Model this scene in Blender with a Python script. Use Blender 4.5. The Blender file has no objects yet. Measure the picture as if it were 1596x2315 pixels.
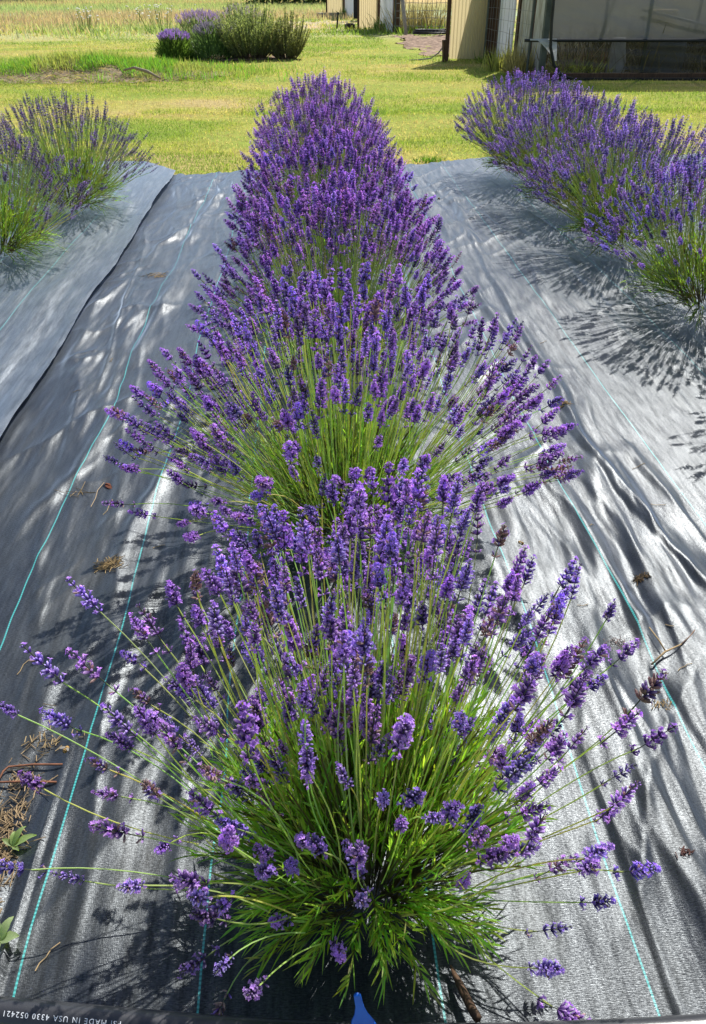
import bpy, math, random
import numpy as np
from mathutils import Vector, Quaternion, Matrix

scene = bpy.context.scene
col = scene.collection

# ------------------------------------------------------------------ camera
CAM_H = 1.25
PITCH, YAW = math.radians(34.6), math.radians(3.046)
cam = bpy.data.cameras.new("camera")
cam.sensor_fit = 'VERTICAL'
cam.sensor_height = 24.0
cam.lens = 24.0 * 1748.0 / 2314.0
cam.clip_start, cam.clip_end = 0.02, 800.0
camo = bpy.data.objects.new("camera", cam)
col.objects.link(camo)
camo.location = (0, 0, CAM_H)
fw = Vector((math.sin(YAW) * math.cos(PITCH), math.cos(YAW) * math.cos(PITCH), -math.sin(PITCH)))
camo.rotation_mode = 'QUATERNION'
camo.rotation_quaternion = fw.to_track_quat('-Z', 'Y')
scene.camera = camo

# ------------------------------------------------------------------ light
SUN_EL, SUN_AZ = math.radians(48), math.radians(27)      # azimuth from +Y towards +X
world = bpy.data.worlds.new("World")
scene.world = world
world.use_nodes = True
wn = world.node_tree
sky = wn.nodes.new('ShaderNodeTexSky')
sky.sky_type = 'NISHITA'
sky.sun_disc = False
sky.sun_elevation, sky.sun_rotation = SUN_EL, SUN_AZ
sky.air_density, sky.dust_density = 1.0, 1.2
bg = wn.nodes['Background']
bg.inputs[1].default_value = 0.10
wn.links.new(sky.outputs[0], bg.inputs[0])
sun = bpy.data.lights.new("sun", 'SUN')
sun.energy = 5.0
sun.angle = math.radians(0.5)
sun.color = (1.0, 0.96, 0.90)
suno = bpy.data.objects.new("sun", sun)
col.objects.link(suno)
S = Vector((math.sin(SUN_AZ) * math.cos(SUN_EL), math.cos(SUN_AZ) * math.cos(SUN_EL), math.sin(SUN_EL)))
suno.rotation_mode = 'QUATERNION'
suno.rotation_quaternion = S.to_track_quat('Z', 'Y')
scene.view_settings.view_transform = 'Standard'
scene.view_settings.look = 'None'
scene.view_settings.gamma = 1
scene.view_settings.exposure = 0.52
scene.cycles.max_bounces = 8
scene.cycles.transparent_max_bounces = 12

# ------------------------------------------------------------------ helpers
def rng(seed):
    return np.random.default_rng(seed)

def _hash(ix, iy, seed):
    h = (ix.astype(np.int64) * 374761393 + iy.astype(np.int64) * 668265263 + seed * 974634777) & 0xffffffff
    h = ((h ^ (h >> 13)) * 1274126177) & 0xffffffff
    return ((h ^ (h >> 16)) & 0xffff) / 65535.0

def noise2(x, y, seed=0):
    x = np.asarray(x, float); y = np.asarray(y, float)
    ix, iy = np.floor(x), np.floor(y)
    fx, fy = x - ix, y - iy
    fx = fx * fx * (3 - 2 * fx); fy = fy * fy * (3 - 2 * fy)
    a = _hash(ix, iy, seed); b = _hash(ix + 1, iy, seed)
    c = _hash(ix, iy + 1, seed); d = _hash(ix + 1, iy + 1, seed)
    return (a + (b - a) * fx) * (1 - fy) + (c + (d - c) * fx) * fy - 0.5

def fbm(x, y, seed=0, octv=4):
    s, a = 0, 1.0
    for k in range(octv):
        s = s + a * noise2(x * 2 ** k, y * 2 ** k, seed + 17 * k)
        a *= 0.5
    return s

def unit(v):
    v = np.asarray(v, float)
    return v / np.maximum(np.linalg.norm(v, axis=-1, keepdims=True), 1e-9)

class MB:
    """collects vertex / face arrays and links them as ONE mesh object"""
    def __init__(self):
        self.v, self.f, self.c, self.n = [], [], [], 0
    def add(self, v, f, mat=0, c=None):
        v = np.asarray(v, float).reshape(-1, 3)
        f = np.asarray(f, int)
        self.v.append(v)
        self.f.append((f + self.n, mat))
        if c is None: c = (1, 1, 1)
        c = np.asarray(c, float)
        self.c.append(np.broadcast_to(c, (len(v), 3)))
        self.n += len(v)
    def mesh(self, name, mats, smooth=False, attrs=None):
        V = np.concatenate(self.v)
        tot = np.concatenate([np.full(len(f), f.shape[1], int) for f, m in self.f])
        lv = np.concatenate([f.ravel() for f, m in self.f])
        mi = np.concatenate([np.full(len(f), m, int) for f, m in self.f])
        me = bpy.data.meshes.new(name)
        me.vertices.add(len(V)); me.vertices.foreach_set('co', V.astype(np.float32).ravel())
        me.loops.add(len(lv)); me.loops.foreach_set('vertex_index', lv.astype(np.int32))
        me.polygons.add(len(tot))
        me.polygons.foreach_set('loop_start', np.concatenate([[0], np.cumsum(tot)[:-1]]).astype(np.int32))
        me.polygons.foreach_set('material_index', mi.astype(np.int32))
        me.polygons.foreach_set('use_smooth', np.full(len(tot), bool(smooth)))
        at = me.attributes.new('col', 'FLOAT_COLOR', 'POINT')
        C = np.concatenate(self.c)
        at.data.foreach_set('color', np.concatenate([C, np.ones((len(C), 1))], 1).astype(np.float32).ravel())
        for k, a in (attrs or {}).items():
            t = me.attributes.new(k, 'FLOAT', 'POINT'); t.data.foreach_set('value', np.asarray(a, np.float32).ravel())
        for m in mats: me.materials.append(m)
        me.update(calc_edges=True)
        return me
    def build(self, name, mats, parent=None, loc=(0, 0, 0), smooth=False, attrs=None):
        if not isinstance(mats, (list, tuple)): mats = [mats]
        return link(name, self.mesh(name, mats, smooth, attrs), parent, loc)

def link(name, data, parent=None, loc=(0, 0, 0)):
    o = bpy.data.objects.new(name, data)
    col.objects.link(o)
    o.location = loc
    if parent is not None: o.parent = parent
    return o

def tag(o, label=None, cat=None, group=None, kind=None):
    if label: o['label'] = label
    if cat: o['category'] = cat
    if group: o['group'] = group
    if kind: o['kind'] = kind
    return o

def thing(name, label, cat, loc=(0, 0, 0), rz=0.0, group=None):
    o = link(name, None, None, loc)
    o.empty_display_size = 0.1
    o.rotation_euler = (0, 0, rz)
    return tag(o, label, cat, group)

def box(mb, cx, cy, cz, sx, sy, sz, mat=0, c=None, rz=0.0, rx=0.0, ry=0.0):
    v = np.array([[x, y, z] for x in (-.5, .5) for y in (-.5, .5) for z in (-.5, .5)]) * (sx, sy, sz)
    R = np.array(Matrix.Rotation(rz, 3, 'Z') @ Matrix.Rotation(ry, 3, 'Y') @ Matrix.Rotation(rx, 3, 'X'))
    v = v @ R.T + (cx, cy, cz)
    f = [[0, 1, 3, 2], [4, 6, 7, 5], [0, 4, 5, 1], [2, 3, 7, 6], [0, 2, 6, 4], [1, 5, 7, 3]]
    mb.add(v, f, mat, c)

def tube(mb, pts, rad, sides=8, mat=0, c=None, cap=True):
    P = np.asarray(pts, float)
    n = len(P)
    rad = np.broadcast_to(np.asarray(rad, float), (n,))
    T = unit(np.gradient(P, axis=0))
    ref = np.array([0, 0, 1.0]) if abs(T[0, 2]) < .9 else np.array([1.0, 0, 0])
    A = unit(np.cross(T, ref)); B = np.cross(T, A)
    a = np.arange(sides) * 2 * np.pi / sides
    V = P[:, None] + rad[:, None, None] * (np.cos(a)[None, :, None] * A[:, None] + np.sin(a)[None, :, None] * B[:, None])
    i = np.arange(n - 1)[:, None] * sides; j = np.arange(sides)[None]; k = (j + 1) % sides
    F = np.stack([i + j, i + k, i + sides + k, i + sides + j], -1).reshape(-1, 4)
    mb.add(V.reshape(-1, 3), F, mat, c)
    if cap:
        mb.f.append((np.array([np.arange(sides)[::-1]]) + mb.n - n * sides, mat))
        mb.f.append((np.array([np.arange(sides)]) + mb.n - sides, mat))

def stalks_batch(P, rad, sides=3):
    """P (N,K,3) polylines -> verts, faces of N thin tubes"""
    N, K, _ = P.shape
    T = unit(np.gradient(P, axis=1))
    ref = np.where(np.abs(T[..., 2:3]) > .95, np.array([1.0, 0, 0]), np.array([0, 0, 1.0]))
    A = unit(np.cross(T, ref)); B = np.cross(T, A)
    a = np.arange(sides) * 2 * np.pi / sides
    rad = np.broadcast_to(rad, (N, K))
    V = P[:, :, None] + rad[:, :, None, None] * (np.cos(a)[:, None] * A[:, :, None] + np.sin(a)[:, None] * B[:, :, None])
    b = np.arange(N)[:, None, None] * K * sides + np.arange(K - 1)[None, :, None] * sides
    j = np.arange(sides)[None, None]; k = (j + 1) % sides
    F = np.stack([b + j, b + k, b + sides + k, b + sides + j], -1).reshape(-1, 4)
    return V.reshape(-1, 3), F

def blades(P0, D, L, W, droop, segs=3, seed=0, twist=None):
    """ribbon leaves: base P0 (N,3), direction D, length L, width W, droop bends them towards -z"""
    N = len(P0)
    r = rng(seed)
    D = unit(D)
    side = unit(np.cross(D, np.array([0, 0, 1.0])) + 1e-4)
    if twist is not None:
        up = np.cross(side, D)
        side = side * np.cos(twist)[:, None] + up * np.sin(twist)[:, None]
    t = np.linspace(0, 1, segs + 1)
    prof = np.array({1: [.8, .25], 2: [.6, 1, .12], 3: [.5, 1, .85, .1], 4: [.45, .9, 1, .75, .08]}[segs])
    C = P0[:, None] + D[:, None] * (L[:, None, None] * t[None, :, None])
    C[..., 2] -= (droop * L)[:, None] * (t ** 2)[None]
    w = (W[:, None] * prof[None])[..., None] * .5
    V = np.stack([C - side[:, None] * w, C + side[:, None] * w], 2)
    b = np.arange(N)[:, None] * (segs + 1) * 2 + np.arange(segs)[None] * 2
    F = np.stack([b, b + 1, b + 3, b + 2], -1).reshape(-1, 4)
    return V.reshape(-1, 3), F, (segs + 1) * 2

# ------------------------------------------------------------------ materials
def nodes(name):
    m = bpy.data.materials.new(name)
    m.use_nodes = True
    nt = m.node_tree
    b = nt.nodes['Principled BSDF']
    return m, nt, b

def N(nt, t, **kw):
    n = nt.nodes.new(t)
    for k, v in kw.items(): setattr(n, k, v)
    return n

def ramp(nt, src, stops):
    r = N(nt, 'ShaderNodeValToRGB')
    e = r.color_ramp.elements
    while len(e) < len(stops): e.new(0.5)
    for k, (p, c) in enumerate(stops):
        e[k].position = p; e[k].color = (*c, 1)
    nt.links.new(src, r.inputs[0])
    return r.outputs[0]

def noise_node(nt, vec, scale, detail=4, rough=.55):
    n = N(nt, 'ShaderNodeTexNoise')
    n.inputs['Scale'].default_value = scale; n.inputs['Detail'].default_value = detail
    n.inputs['Roughness'].default_value = rough
    if vec is not None: nt.links.new(vec, n.inputs['Vector'])
    return n.outputs['Fac']

def mapped(nt, scale=(1, 1, 1), rot=(0, 0, 0), out='Object'):
    tc = N(nt, 'ShaderNodeTexCoord'); mp = N(nt, 'ShaderNodeMapping')
    mp.inputs['Scale'].default_value = scale; mp.inputs['Rotation'].default_value = rot
    nt.links.new(tc.outputs[out], mp.inputs['Vector'])
    return mp.outputs[0]

def mat_leafy(name, trans=.45, rough=.45, spec=.3, tint=(1, 1, 1)):
    """thin plant tissue coloured by its vertex colour, lets the sun through"""
    m, nt, b = nodes(name)
    at = N(nt, 'ShaderNodeAttribute', attribute_name='col')
    nt.links.new(at.outputs['Color'], b.inputs['Base Color'])
    b.inputs['Roughness'].default_value = rough
    b.inputs['Specular IOR Level'].default_value = spec
    t = N(nt, 'ShaderNodeBsdfTranslucent')
    mx = N(nt, 'ShaderNodeMix', data_type='RGBA', blend_type='MULTIPLY')
    mx.inputs[0].default_value = 1
    nt.links.new(at.outputs['Color'], mx.inputs[6]); mx.inputs[7].default_value = (*tint, 1)
    nt.links.new(mx.outputs[2], t.inputs['Color'])
    ms = N(nt, 'ShaderNodeMixShader'); ms.inputs[0].default_value = trans
    nt.links.new(b.outputs[0], ms.inputs[1]); nt.links.new(t.outputs[0], ms.inputs[2])
    nt.links.new(ms.outputs[0], nt.nodes['Material Output'].inputs[0])
    return m

def mat_noise(name, c1, c2, scale=8, rough=.8, stretch=(1, 1, 1), bump=.0, bscale=40, spec=.3):
    m, nt, b = nodes(name)
    v = mapped(nt, stretch)
    f = noise_node(nt, v, scale, 6, .6)
    nt.links.new(ramp(nt, f, [(.3, c1), (.7, c2)]), b.inputs['Base Color'])
    b.inputs['Roughness'].default_value = rough
    b.inputs['Specular IOR Level'].default_value = spec
    if bump:
        bp = N(nt, 'ShaderNodeBump'); bp.inputs['Strength'].default_value = bump; bp.inputs['Distance'].default_value = .01
        nt.links.new(noise_node(nt, v, bscale, 4), bp.inputs['Height'])
        nt.links.new(bp.outputs[0], b.inputs['Normal'])
    return m

M_LEAF = mat_leafy('lavender_leaf', .62, .45, .4, (1.45, 1.5, .6))
M_STALK = mat_leafy('lavender_stalk', .5, .45, .4, (1.3, 1.3, .75))
M_FLOWER = mat_leafy('lavender_flower', .40, .6, .25, (1.25, .9, 1.3))
M_GRASS = mat_leafy('grass_blade', .5, .55, .25, (1.3, 1.35, .6))
M_DRY = mat_leafy('dry_straw', .3, .7, .2)
M_PETAL = mat_leafy('white_petal', .3, .7, .2)

# ground ------------------------------------------------------------
def mat_ground():
    m, nt, b = nodes('lawn_soil')
    v = mapped(nt)
    sep = N(nt, 'ShaderNodeSeparateXYZ'); nt.links.new(v, sep.inputs[0])
    vs = mapped(nt, (.35, 1, 1))
    n1 = noise_node(nt, vs, .8, 6, .6)
    n2 = noise_node(nt, v, 9, 6, .7)
    n3 = noise_node(nt, mapped(nt, (.5, 1, 1)), 40, 4, .7)
    lawn = ramp(nt, n1, [(.32, (.46, .36, .17)), (.45, (.38, .36, .09)), (.58, (.27, .33, .06)), (.75, (.22, .30, .05))])
    fine = ramp(nt, n3, [(.3, (.55, .55, .5)), (.7, (1.35, 1.35, 1.2))])
    mx = N(nt, 'ShaderNodeMix', data_type='RGBA', blend_type='MULTIPLY'); mx.inputs[0].default_value = 1
    nt.links.new(lawn, mx.inputs[6]); nt.links.new(fine, mx.inputs[7])
    # far meadow: unmown bands of pale green, rust and straw beyond ~22 m
    band = N(nt, 'ShaderNodeMath', operation='MULTIPLY_ADD'); band.inputs[1].default_value = 14.0
    nb = noise_node(nt, mapped(nt, (.25, 1, 1)), .16, 5, .6)
    nt.links.new(nb, band.inputs[0]); nt.links.new(sep.outputs[1], band.inputs[2])
    sc = N(nt, 'ShaderNodeMapRange'); sc.inputs[1].default_value = 28; sc.inputs[2].default_value = 88
    nt.links.new(band.outputs[0], sc.inputs[0])
    mead = ramp(nt, sc.outputs[0], [(0, (.40, .42, .15)), (.08, (.44, .42, .22)), (.14, (.52, .38, .27)), (.22, (.42, .45, .26)), (.32, (.38, .45, .28)),
                                    (.42, (.36, .36, .13)), (.55, (.42, .36, .14)), (.68, (.55, .40, .18)), (1, (.5, .42, .2))])
    mm = N(nt, 'ShaderNodeMix', data_type='RGBA', blend_type='MULTIPLY'); mm.inputs[0].default_value = .6
    nt.links.new(mead, mm.inputs[6]); nt.links.new(fine, mm.inputs[7])
    sel = N(nt, 'ShaderNodeMapRange'); sel.inputs[1].default_value = 28; sel.inputs[2].default_value = 32
    nt.links.new(band.outputs[0], sel.inputs[0])
    mf = N(nt, 'ShaderNodeMix', data_type='RGBA')
    nt.links.new(sel.outputs[0], mf.inputs[0]); nt.links.new(mx.outputs[2], mf.inputs[6]); nt.links.new(mm.outputs[2], mf.inputs[7])
    nt.links.new(mf.outputs[2], b.inputs['Base Color'])
    b.inputs['Roughness'].default_value = .95; b.inputs['Specular IOR Level'].default_value = .1
    bp = N(nt, 'ShaderNodeBump'); bp.inputs['Strength'].default_value = .8; bp.inputs['Distance'].default_value = .04
    nt.links.new(n3, bp.inputs['Height']); nt.links.new(bp.outputs[0], b.inputs['Normal'])
    return m

STRIPES = [-2.23, -1.93, -1.63, -1.332, -.722, -.460, -.192, .160, .474, .722, 1.072, 1.49, 1.80, 2.1, 2.4, 2.7]

def mat_fabric(name, dust=.5, rough=.42, sheen=.8, spec=.5):
    m, nt, b = nodes(name)
    # attribute fx: metres across the weave before the cloth was wrinkled
    fx = N(nt, 'ShaderNodeAttribute', attribute_name='fx').outputs['Fac']
    acc = None
    for p in STRIPES:
        c = N(nt, 'ShaderNodeMath', operation='COMPARE'); c.inputs[1].default_value = p; c.inputs[2].default_value = .0017
        nt.links.new(fx, c.inputs[0])
        if acc is None: acc = c.outputs[0]
        else:
            a = N(nt, 'ShaderNodeMath', operation='ADD'); nt.links.new(acc, a.inputs[0]); nt.links.new(c.outputs[0], a.inputs[1]); acc = a.outputs[0]
    v = mapped(nt)
    # dust caught in the weave, in blotches drawn out along the row
    d1 = noise_node(nt, mapped(nt, (7, 2.2, 1)), 1.0, 7, .62)
    d2 = noise_node(nt, mapped(nt, (900, 160, 1)), 1.0, 3, .8)
    base = ramp(nt, d1, [(.42, (.008, .010, .014)), (.60, (.016 + .014 * dust, .018 + .012 * dust, .018 + .010 * dust)), (.8, (.03 + .08 * dust, .03 + .065 * dust, .03 + .045 * dust))])
    thr = ramp(nt, d2, [(.35, (.7, .7, .7)), (.7, (1.40, 1.42, 1.46))])
    mx = N(nt, 'ShaderNodeMix', data_type='RGBA', blend_type='MULTIPLY'); mx.inputs[0].default_value = 1
    nt.links.new(base, mx.inputs[6]); nt.links.new(thr, mx.inputs[7])
    # the teal marker thread, in short woven dashes
    w = N(nt, 'ShaderNodeTexWave'); w.bands_direction = 'Y'; w.inputs['Scale'].default_value = 48; w.inputs['Distortion'].default_value = .6
    nt.links.new(v, w.inputs['Vector'])
    teal = ramp(nt, w.outputs['Fac'], [(.2, (.02, .20, .19)), (.7, (.06, .38, .36))])
    mf = N(nt, 'ShaderNodeMix', data_type='RGBA')
    nt.links.new(acc, mf.inputs[0]); nt.links.new(mx.outputs[2], mf.inputs[6]); nt.links.new(teal, mf.inputs[7])
    nt.links.new(mf.outputs[2], b.inputs['Base Color'])
    rr = N(nt, 'ShaderNodeMapRange'); rr.inputs[1].default_value = .35; rr.inputs[2].default_value = .75
    rr.inputs[3].default_value = rough - .04; rr.inputs[4].default_value = rough + .08
    nt.links.new(d1, rr.inputs[0]); nt.links.new(rr.outputs[0], b.inputs['Roughness'])
    b.inputs['IOR'].default_value = 1.5
    s1 = noise_node(nt, mapped(nt, (60, 7, 1)), 1.0, 5, .65)
    s2 = noise_node(nt, mapped(nt, (150, 480, 1)), 1.0, 2, .7)
    sm = N(nt, 'ShaderNodeMath', operation='MULTIPLY'); nt.links.new(s1, sm.inputs[0]); nt.links.new(s2, sm.inputs[1])
    sr = N(nt, 'ShaderNodeMapRange'); sr.inputs[1].default_value = .16; sr.inputs[2].default_value = .36
    sr.inputs[3].default_value = spec * .35; sr.inputs[4].default_value = spec * 1.7
    nt.links.new(sm.outputs[0], sr.inputs[0]); nt.links.new(sr.outputs[0], b.inputs['Specular IOR Level'])
    b.inputs['Sheen Weight'].default_value = min(1, sheen)
    b.inputs['Sheen Roughness'].default_value = .34
    b.inputs['Sheen Tint'].default_value = (.66, .80, 1, 1)
    b.inputs['Specular Tint'].default_value = (.86, .94, 1, 1)
    # woven tapes: fine threads both ways
    t1 = noise_node(nt, mapped(nt, (1100, 130, 1)), 1.0, 2, .6)
    t2 = noise_node(nt, mapped(nt, (120, 800, 1)), 1.0, 2, .6)
    ad = N(nt, 'ShaderNodeMath', operation='ADD'); nt.links.new(t1, ad.inputs[0]); nt.links.new(t2, ad.inputs[1])
    bp = N(nt, 'ShaderNodeBump'); bp.inputs['Strength'].default_value = .28; bp.inputs['Distance'].default_value = .0015
    nt.links.new(ad.outputs[0], bp.inputs['Height']); nt.links.new(bp.outputs[0], b.inputs['Normal'])
    return m

# ------------------------------------------------------------------ setting
g = MB()
xs = np.concatenate([[-260, -120, -60], np.linspace(-30, 30, 121), [60, 120, 260]])
ys = np.concatenate([[-60, -10], np.linspace(0, 60, 121), [75, 100, 160, 300, 420]])
X, Y = np.meshgrid(xs, ys)
Z = .10 * fbm(X / 9, Y / 9, 5, 3) * np.clip((Y - 8) / 6, 0, 1) * np.clip((60 - np.abs(X)) / 30, 0, 1) * np.clip((60 - Y) / 20, 0, 1)
Z = Z * .5 - .012
def ground_z(x, y):
    return .05 * fbm(np.asarray(x) / 9, np.asarray(y) / 9, 5, 3) * np.clip((np.asarray(y) - 8) / 6, 0, 1) * np.clip((60 - np.asarray(y)) / 20, 0, 1) - .012
# low weedy mound to the left
def mound(x, y):
    return .26 * np.exp(-(((x + 3.4) / 1.5) ** 2 + ((y - 14.1) / .75) ** 2)) * (1 + .5 * fbm(x * 1.5, y * 1.5, 9, 3))
nx, ny = len(xs), len(ys)
i = np.arange(ny - 1)[:, None] * nx + np.arange(nx - 1)[None]
grid_f = lambda i, nx: np.stack([i, i + 1, i + nx + 1, i + nx], -1).reshape(-1, 4)
g.add(np.stack([X, Y, Z], -1), grid_f(i, nx))
tag(g.build('ground', mat_ground(), smooth=True), kind='structure')

mb = MB()
xs = np.linspace(-7, 0, 281); ys = np.linspace(11.8, 16.6, 193)
X, Y = np.meshgrid(xs, ys)
edge = np.minimum(np.minimum(X + 7, 0 - X), np.minimum(Y - 11.8, 16.6 - Y))
Z = mound(X, Y) + ground_z(X, Y) - .02 + .03 * fbm(X * 4, Y * 5, 3, 4)
keep = mound(X, Y) > .03 + .03 * noise2(X * 4, Y * 4, 99)
i = (np.arange(len(ys) - 1)[:, None] * len(xs) + np.arange(len(xs) - 1)[None])
f = grid_f(i, len(xs))
f = f[keep.ravel()[f].all(1)]
mb.add(np.stack([X, Y, Z], -1), f)
M_SOIL = mat_noise('dry_soil', (.13, .09, .055), (.36, .28, .17), 5, .95, bump=.6, bscale=30)
tag(mb.build('terrain_mound', M_SOIL, smooth=True), kind='structure')

# ------------------------------------------------------------------ landscape fabric
def back_edge(x):
    return np.interp(x, [-1.2, -.97, -.58, .87, 1.5, 2.5, 3.4], [6.40, 6.45, 6.52, 6.70, 6.98, 7.02, 7.1]) + .015 * noise2(x * 9, x * 0, 3)

def fold(x, y, pts, w, h, w2=None):
    """ridge along a polyline running down the row; steep on the left, soft on the right"""
    P = sorted(pts, key=lambda p: p[1])
    py = np.array([p[1] for p in P]); px = np.array([p[0] for p in P])
    c = np.interp(y, py, px) + .012 * noise2(y * 6, y * 0, 7) + .006 * noise2(y * 17, y * 0, 8)
    d = x - c
    ww = np.where(d < 0, w, w2 or w)
    fade = np.clip((y - py[0] + .1) / .2, 0, 1) * np.clip((py[-1] + .1 - y) / .2, 0, 1)
    return h * np.exp(-(d / ww) ** 2) * fade * (.75 + .8 * noise2(y * 3, y * 0, 11))

FOLDS = [
    ([(-.626, 5.669), (-.702, 4.973), (-.855, 4.486), (-.875, 4.16)], .02, .022, .035),
    ([(-.60, 6.4), (-.66, 5.2), (-.711, 4.478), (-.684, 3.861), (-.696, 3.309), (-.71, 2.9)], .022, .026, .04),
    ([(-.80, 5.2), (-.80, 4.2), (-.83, 3.5), (-.78, 3.0)], .03, .015, .04),
    ([(-.688, 2.726), (-.689, 2.472), (-.736, 2.088), (-.82, 1.8)], .025, .014, .03),
    ([(-.44, 2.8), (-.44, 2.21), (-.517, 1.771), (-.519, 1.594), (-.504, 1.489)], .018, .017, .03),
    ([(-.60, 2.1), (-.585, 1.8), (-.575, 1.6)], .02, .010, .03),
    ([(-.751, 1.742), (-.711, 1.533), (-.684, 1.402)], .015, .012, .025),
    ([(-.528, 1.524), (-.55, 1.3), (-.60, 1.0)], .03, .010, .04),
    ([(-.60, 1.2), (-.56, .95), (-.55, .6)], .03, .012, .03),
    ([(.93, 4.6), (.90, 3.9), (.897, 3.316), (.892, 2.893), (.891, 2.529), (.858, 2.17), (.882, 1.852), (.921, 1.613), (.956, 1.428), (1.0, 1.2)], .012, .022, .035),
    ([(.813, 1.929), (.799, 1.722), (.827, 1.523), (.827, 1.291), (.813, 1.1), (.82, .9)], .025, .012, .03),
    ([(.735, 1.423), (.733, 1.267), (.735, 1.106), (.741, .987), (.75, .88)], .010, .016, .03),
    ([(.905, 2.001), (.95, 1.673), (1.0, 1.348)], .03, .012, .04),
    ([(.59, .95), (.587, .681), (.588, .55)], .03, .010, .035),
    ([(.661, .98), (.635, .76), (.628, .6)], .014, .010, .02),
    ([(.78, 4.0), (.795, 3.407), (.826, 3.085), (.843, 2.766)], .015, .014, .02),
    ([(1.22, 5.6), (1.25, 4.2), (1.28, 3.0)], .05, .006, .05),
]

def center_z(x, y):
    wr = np.interp(x, [-1.2, -1.05, -.96, -.45, -.2, .3, .55, .75, 1.0, 1.25, 3.4], [.08, .12, .9, 1, .35, .3, .7, 1, .8, .35, .4])
    wx = x + .04 * fbm(x * 3, y * 2, 71, 3); wy = y + .10 * fbm(x * 3, y * 2, 72, 2)
    wr = wr * (.30 + .70 * np.clip((y - .5 + .6 * (np.abs(x) > .5)) / .8, 0, 1)) * (.45 + 1.3 * np.clip(.5 + 1.5 * noise2(x * 3.5, y * 1.7, 19), 0, 1))
    ridge = lambda n: np.clip(1 - np.abs(n) * 3.2, 0, 1) ** 1.8
    z = .004 + .010 * wr * ridge(fbm(wx * 4.6 - wy * .35, wy * .40, 21, 3)) + .008 * wr * ridge(fbm(wx * 7 + wy * .7, wy * .55, 22, 3)) \
        + .006 * wr * ridge(fbm(wx * 5 - wy * 3.2, wy * 2.0 + wx, 23, 2)) + .008 * wr * fbm(wx * 8 + wy * .5, wy * .7, 4, 3) \
        + .0065 * wr * fbm(wx * 24 - wy * 2, wy * 2.8, 14, 3) + .02 * fbm(x * 1.3, y * .8, 31, 2)
    for pts, w, h, w2 in FOLDS: z = z + .72 * fold(x, y, pts, w, h, w2)
    return np.maximum(z, .0)

def cloth(name, x0, x1, nxs, edges, zfun, mat, y0, nys, fxfun, grow=.55):
    xs = np.linspace(x0, x1, nxs)
    s = np.linspace(0, 1, nys)
    s = (np.exp(grow * s * 4) - 1) / (np.exp(grow * 4) - 1)
    X = np.broadcast_to(xs, (nys, nxs)).copy()
    Y = y0 + (edges(X) - y0) * s[:, None]
    Z = zfun(X, Y)
    i = np.arange(nys - 1)[:, None] * nxs + np.arange(nxs - 1)[None]
    m = MB(); m.add(np.stack([X, Y, Z], -1), grid_f(i, nxs))
    return m, X, Y, Z

def wob(x, y):      # the marker threads wander with the creases
    amp = np.interp(x, [-3.5, -1.1, -1.0, -.3, .2, .6, 1.0, 1.3], [.003, .003, .016, .014, .006, .006, .008, .004])
    return amp * 2 * fbm(y * 1.6, x * 1.5, 41, 4)

m, X, Y, Z = cloth('fabric', -1.16, 3.4, 720, back_edge, center_z, None, .30, 720, None)
fab = m.build('landscape_fabric', mat_fabric('woven_fabric_dusty', .28, .35, 1.0, .62), smooth=True, attrs={'fx': X + wob(X, Y)})
tag(fab, 'wrinkled black woven ground cover under the centre lavender row, with teal marker threads', 'ground cloth', 'black woven ground cloths')

def left_edge_x(y):
    return -1.02 + .022 * noise2(y * 1.7, y * 0, 6) + .010 * noise2(y * 5, y * 0, 16) + .004 * noise2(y * 19, y * 0, 17)
def left_back(x):
    return np.interp(x, [-4.2, -2.4, -1.5, -1.33, -1.15, -1.0], [6.8, 6.9, 6.96, 6.93, 6.70, 6.46])
def left_z(x, y):
    e = left_edge_x(y) - x
    lift = .007 + .014 * np.clip(noise2(y * 1.3, y * 0, 61) + .15, 0, 1)
    z = .015 + lift * np.exp(-(e / .07) ** 2) + .010 * np.exp(-(e / .5) ** 2) + .03 * fbm(x * 1.2 + y * .4, y * .7, 51, 2) + .006 * fbm(x * 7 + y, y * 1.8, 52, 3)
    z = z + .012 * np.exp(-((x + 1.18 - .04 * np.sin(y * 1.3)) / .05) ** 2) * np.clip(noise2(y * .9, y * 0, 77) + .3, 0, 1)
    back = np.clip((left_back(x) - y) / .5, 0, 1)
    return np.maximum(z, .012) * (.25 + .75 * back) + .012 + .0034 * fbm(x * 24, y * 2.5, 57, 3) + .008 * fbm(x * 5 + y, y * 2.2, 58, 3) * back
m2, X2, Y2, Z2 = cloth('fabric', -4.2, 0, 560, left_back, left_z, None, .9, 520, None, .45)
# squeeze the sheet so that its right margin follows the cut edge
u = (X2 + 4.2) / 4.2
X2 = -4.2 + u * (left_edge_x(Y2) + 4.2)
Y2 = .9 + (left_back(X2) - .9) * ((Y2 - .9) / (left_back((u - 1) * 4.2) - .9))
Z2 = left_z(X2, Y2)
m2 = MB(); i = np.arange(519)[:, None] * 560 + np.arange(559)[None]
top = np.stack([X2, Y2, Z2], -1)
m2.add(top, grid_f(i, 560))
fx2 = (X2 + .3 * wob(X2, Y2)).ravel()
# folded hem, 4 mm thick, along the cut edge
hem = np.stack([top[:, -1], top[:, -1] - (0.0, 0, .0015), top[:, -1] - (.02, 0, .003)], 1)
k = np.arange(519)[:, None] * 3 + np.arange(2)[None]
m2.add(hem, np.stack([k, k + 3, k + 4, k + 1], -1).reshape(-1, 4))
fx2 = np.concatenate([fx2, np.full(hem.shape[0] * 3, 9.0)])
fab2 = m2.build('landscape_fabric', mat_fabric('woven_fabric_newer', .2, .42, 1.0, 2.7), smooth=True, attrs={'fx': fx2})
tag(fab2, 'smooth overlapping sheet of black woven ground cover under the left lavender row', 'ground cloth', 'black woven ground cloths')

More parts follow.
